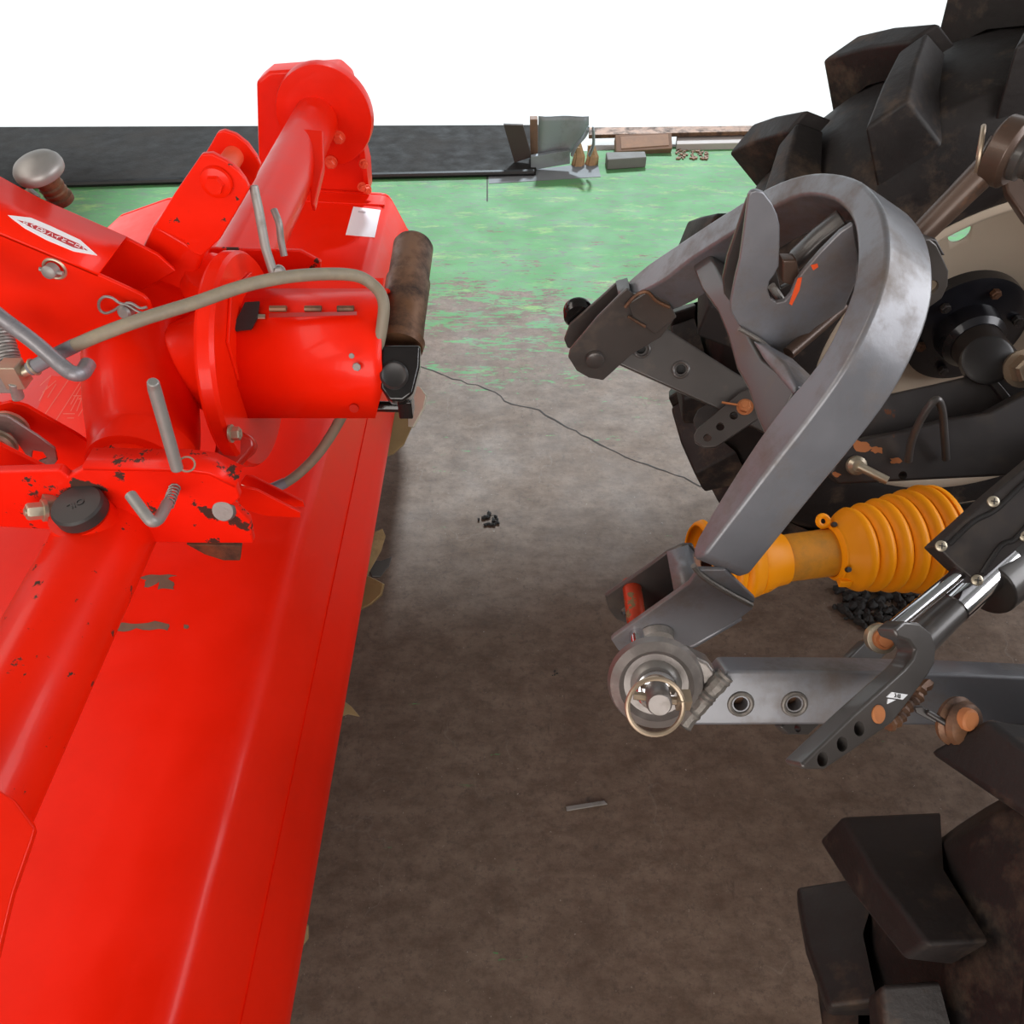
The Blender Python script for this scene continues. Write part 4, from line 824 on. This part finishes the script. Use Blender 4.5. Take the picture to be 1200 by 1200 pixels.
mb = MB(); tg = U(1052, 817, pl=spl)+sn*.0008; mb.slab(UU([(1045, 811), (1064, 814), (1058, 820), (1039, 817)], pl=(tg, sn)), sn, .0008); tgo = mb.build('small_label', M['paper'], ST, smooth=False, label='tiny white label with an arrow')
mb = MB(); mb.slab(UU([(1041, 819), (1050, 820), (1040, 825)], pl=(tg, sn)), sn, .0008); mb.build('label_arrow', M['paper'], ST, smooth=False)
text_mesh('label_lettering', '2-EI', U(1051.5, 815.6, pl=(tg, sn))+sn*.0003, U(1064, 817, pl=(tg, sn))-U(1045, 814, pl=(tg, sn)), sn, .0055, M['black'], tgo)
# second strap behind, holding the rod eye
sp2 = (U(1010, 760, z=.74), sn)
mb = MB(); mb.slab(UU([(915, 852), (922, 846), (1000, 766), (1014, 752), (1040, 740), (1052, 752), (1030, 776), (960, 850), (948, 861), (925, 861)], pl=sp2), sn, .012, [circ(935, 853, .005, dict(pl=sp2))]); mb.build('rear_strap_plate', M['dark'], ST, bevel=.002)
mb = MB(); mb.tube(crom(UU([(1096, 795), (1080, 805), (1072, 820), (1060, 830), (1052, 842), (1040, 850)], pl=(spl[0]-sn*.030, sn)), 4), [.006+.002*(i % 2) for i in range(21)], 8); mb.build('weld_bead', M['rustbrown'], ST)
# small spring catch near the right edge
CA = thing('spring_catch', 'dark spring clip with orange pin hanging under the near lower link', 'clip', U(1140, 860, z=0))
cn = V((-.2, -.7, .68)).normalized(); cpl = (U(1130, 850, z=.875), cn)
mb = MB(); mb.slab(UU([(1072, 829), (1080, 828), (1120, 850), (1150, 862), (1150, 870), (1134, 868), (1105, 852), (1074, 836)], pl=cpl), cn, .006); mb.tube(UU([(1086, 834), (1112, 850)], pl=(cpl[0]+cn*.003, cn)), .003, 8); mb.build('catch_strip', M['darkrust'], CA, bevel=.001)
c = U(1134, 850, pl=cpl); can = V((.35, -.7, .6)).normalized(); mb = MB(); mb.lathe(c-can*.015, can, [(0, .022), (.004, .023), (.007, .019), (.010, .021), (.015, .019), (.018, .014)], 28); mb.build('catch_washers', M['rustbrown'], CA)
mb = MB(); mb.lathe(U(1142, 846, pl=(cpl[0]+cn*.012, cn)), can, [(-.012, .010), (-.004, .010), (-.002, .008)], 20); mb.build('rusty_pin', M['rust'], CA, label='orange rusted pin')
mb = MB(); mb.tube(crom(UU([(1150, 856), (1166, 850), (1180, 859), (1183, 872), (1174, 870), (1160, 868)], pl=cpl), 5), .005, 8, flat=.7); mb.build('catch_hook', M['dark'], CA)
# check rod with chrome and piston
CR = thing('lift_cylinder', 'hydraulic cylinder with two chrome rods and black screwed cover plate', 'cylinder', U(1120, 680, z=0))
a, b_ = U(1032, 748, z=.84), U(1150, 650, z=.86)
mb = MB(); mb.tube([a.lerp(b_, .06), b_], .0078, 24); mb.build('slim_chrome_rod', M['chrome'], CR)
ra = (b_-a).normalized(); rn = V((-.1, -.68, .72)).normalized()
mb = MB(); mb.lathe(a-rn*.006, rn, [(0, .0155), (.012, .0155)], 28); mb.tube([a, a.lerp(b_, .12)], [.011, .0085], 16); mb.build('rod_eye', M['zinc'], CR, bevel=.001)
mb = MB(); mb.lathe(a+rn*.006, rn, [(0, .0105), (.004, .0105)], 20); mb.lathe(a+rn*.010, rn, [(0, .008), (.005, .007)], 8); mb.build('rod_bolt', M['rust'], CR, label='rusty bolt head')
a2, b2_ = U(1075, 752, z=.80), U(1180, 655, z=.82); fr = .40
mb = MB(); mb.tube([a2, a2.lerp(b2_, fr)], [.019, .017], 24); mb.build('rod_end', M['dark'], CR)
mb = MB(); mb.tube([a2.lerp(b2_, fr-.02), b2_], .0185, 28); mb.build('thick_chrome_rod', M['chrome'], CR)
vn = V((-.12, -.62, .77)).normalized(); vpl = (U(1140, 630, z=.89), vn)
bx = [(1097, 640), (1128, 612), (1163, 580), (1195, 553), (1330, 440), (1380, 500), (1230, 610), (1146, 684), (1122, 664)]
mb = MB(); mb.slab(UU(bx, pl=vpl), vn, .035); vb = mb.build('cover_plate', M['darkrust'], CR, bevel=.002)
for px, py in ((1102, 640), (1163, 588), (1144, 680), (1200, 628)):
    c = U(px, py, pl=vpl)+vn*.001
    mb = MB(); mb.lathe(c, vn, [(0, .0062), (.002, .006), (.0032, .004), (.0032, .001)], 20); so = mb.build('cross_screw', M['zinc'], vb, label='pale cross head screw')
    mb = MB(); u_, v_, _ = frame(vn)
    for dd in (u_, v_): mb.tube([c+vn*.0032-dd*.0035, c+vn*.0032+dd*.0035], .0007, 4)
    mb.build('screw_slot', M['black'], vb)
for pth in ([(1112, 638), (1140, 612), (1166, 598), (1200, 566), (1260, 515)], [(1150, 672), (1172, 640), (1186, 634), (1198, 622), (1220, 600)]):
    mb = MB(); mb.tube(crom([p+vn*.001 for p in UU(pth, pl=vpl)], 5), .0028, 8); mb.build('cover_ridge', M['black'], vb)
a3, b3 = U(1156, 690, z=.80), U(1290, 585, z=.81)
mb = MB(); mb.tube([a3, b3], .034, 28); mb.build('cylinder_barrel', M['dark'], CR, bevel=.003)

# ================================================================ PTO SHAFT
P = thing('pto_shaft', 'orange and amber plastic guarded drive shaft with ribbed bellows cones', 'drive shaft', (.5, .82, 0))
pa, pb = U(915, 655, y=.80), U(1092, 631, y=.84)
pax = (pb-pa).normalized(); PLn = (pb-pa).length
k = .082/115*1.0
# tube
mb = MB(); mb.lathe(pa, pax, [(-.02, .036), (0, .0375), (.088, .0385)], 40); mb.build('guard_tube', M['amber'], P)
# right bellows
b0 = pa+pax*.080; Lb = PLn-.080; prof = [(0, .040), (.010, .046), (.014, .048), (.024, .056)]
nrib = 6; t0 = .026
for i in range(nrib):
    t = t0+(Lb-t0)*i/nrib; w = (Lb-t0)/nrib; r0 = .062+(.083-.062)*i/(nrib-1); prof += [(t+w*.05, r0-.004), (t+w*.25, r0+.001), (t+w*.5, r0+.0045), (t+w*.75, r0+.002), (t+w*.97, r0-.0035)]
prof += [(Lb, .085), (Lb+.006, .085)]
mb = MB(); mb.lathe(b0, pax, prof, 56, cap=False); mb.build('ribbed_bellows', M['orange'], P, solid=.003, ang=1.2)
for px, py in ((978, 613), (1002, 680), (985, 600)):
    pass
u_, v_, w_ = frame(pax)
mb = MB(); mb.lathe(b0, pax, [(.004, .044), (.006, .047), (.014, .047), (.016, .045)], 48); mb.build('guard_collar', M['orange'], P, bevel=.001)
toC = (O-b0).normalized(); toC = (toC-pax*toC.dot(pax)).normalized(); sd = pax.cross(toC)
if sd.z < 0: sd = -sd
mb = MB(); mb.ring(b0+pax*(-.006)+sd*.050+toC*.012, pax.cross(sd), .0085, .0045, 18, 8); mb.build('guard_clip', M['orange'], P)
mb = MB(); mb.box(b0+pax*.012-sd*.046+toC*.01, .02, .02, .014); mb.build('guard_clip', M['orange'], P, bevel=.002)
for q_ in (sd*.042+toC*.022, -sd*.030+toC*.040):
    mb = MB(); mb.lathe(b0+pax*.004+q_, toC, [(0, .0045), (.006, .004)], 12); mb.build('guard_screw', M['black'], P)
# inner yoke darkness: joint inside the bellows
mb = MB(); mb.lathe(b0+pax*.06, pax, [(0, .03), (.08, .045), (.12, .05), (.20, .052)], 28); mb.build('universal_joint', M['grease'], P)
# left end collar + left bellows
mb = MB(); mb.lathe(pa-pax*.045, pax, [(0, .052), (.012, .050), (.030, .043), (.048, .041)], 40); mb.build('guard_collar', M['orange'], P, bevel=.001)
c0_ = pa-pax*.045; prof = [(0, .052)]
for i in range(4):
    t = .014+i*.02; prof += [(t, .056+i*.003), (t+.006, .062+i*.003), (t+.012, .060+i*.003), (t+.017, .055+i*.003)]
mb = MB(); mb.lathe(c0_, (-pax+V((0, .05, .05))).normalized(), prof, 48, cap=False); mb.build('ribbed_bellows', M['orange'], P, solid=.003, ang=1.2)
mb = MB(); mb.lathe(pa-pax*.035-sd*.040+toC*.022, toC, [(0, .006), (.002, .0055), (.0022, .001)], 16); mb.build('guard_rivet', M['amber'], P)
mb = MB(); mb.lathe(pa-pax*.05, -pax, [(0, .03), (.10, .032)], 20); mb.build('shaft_core', M['grease'], P)
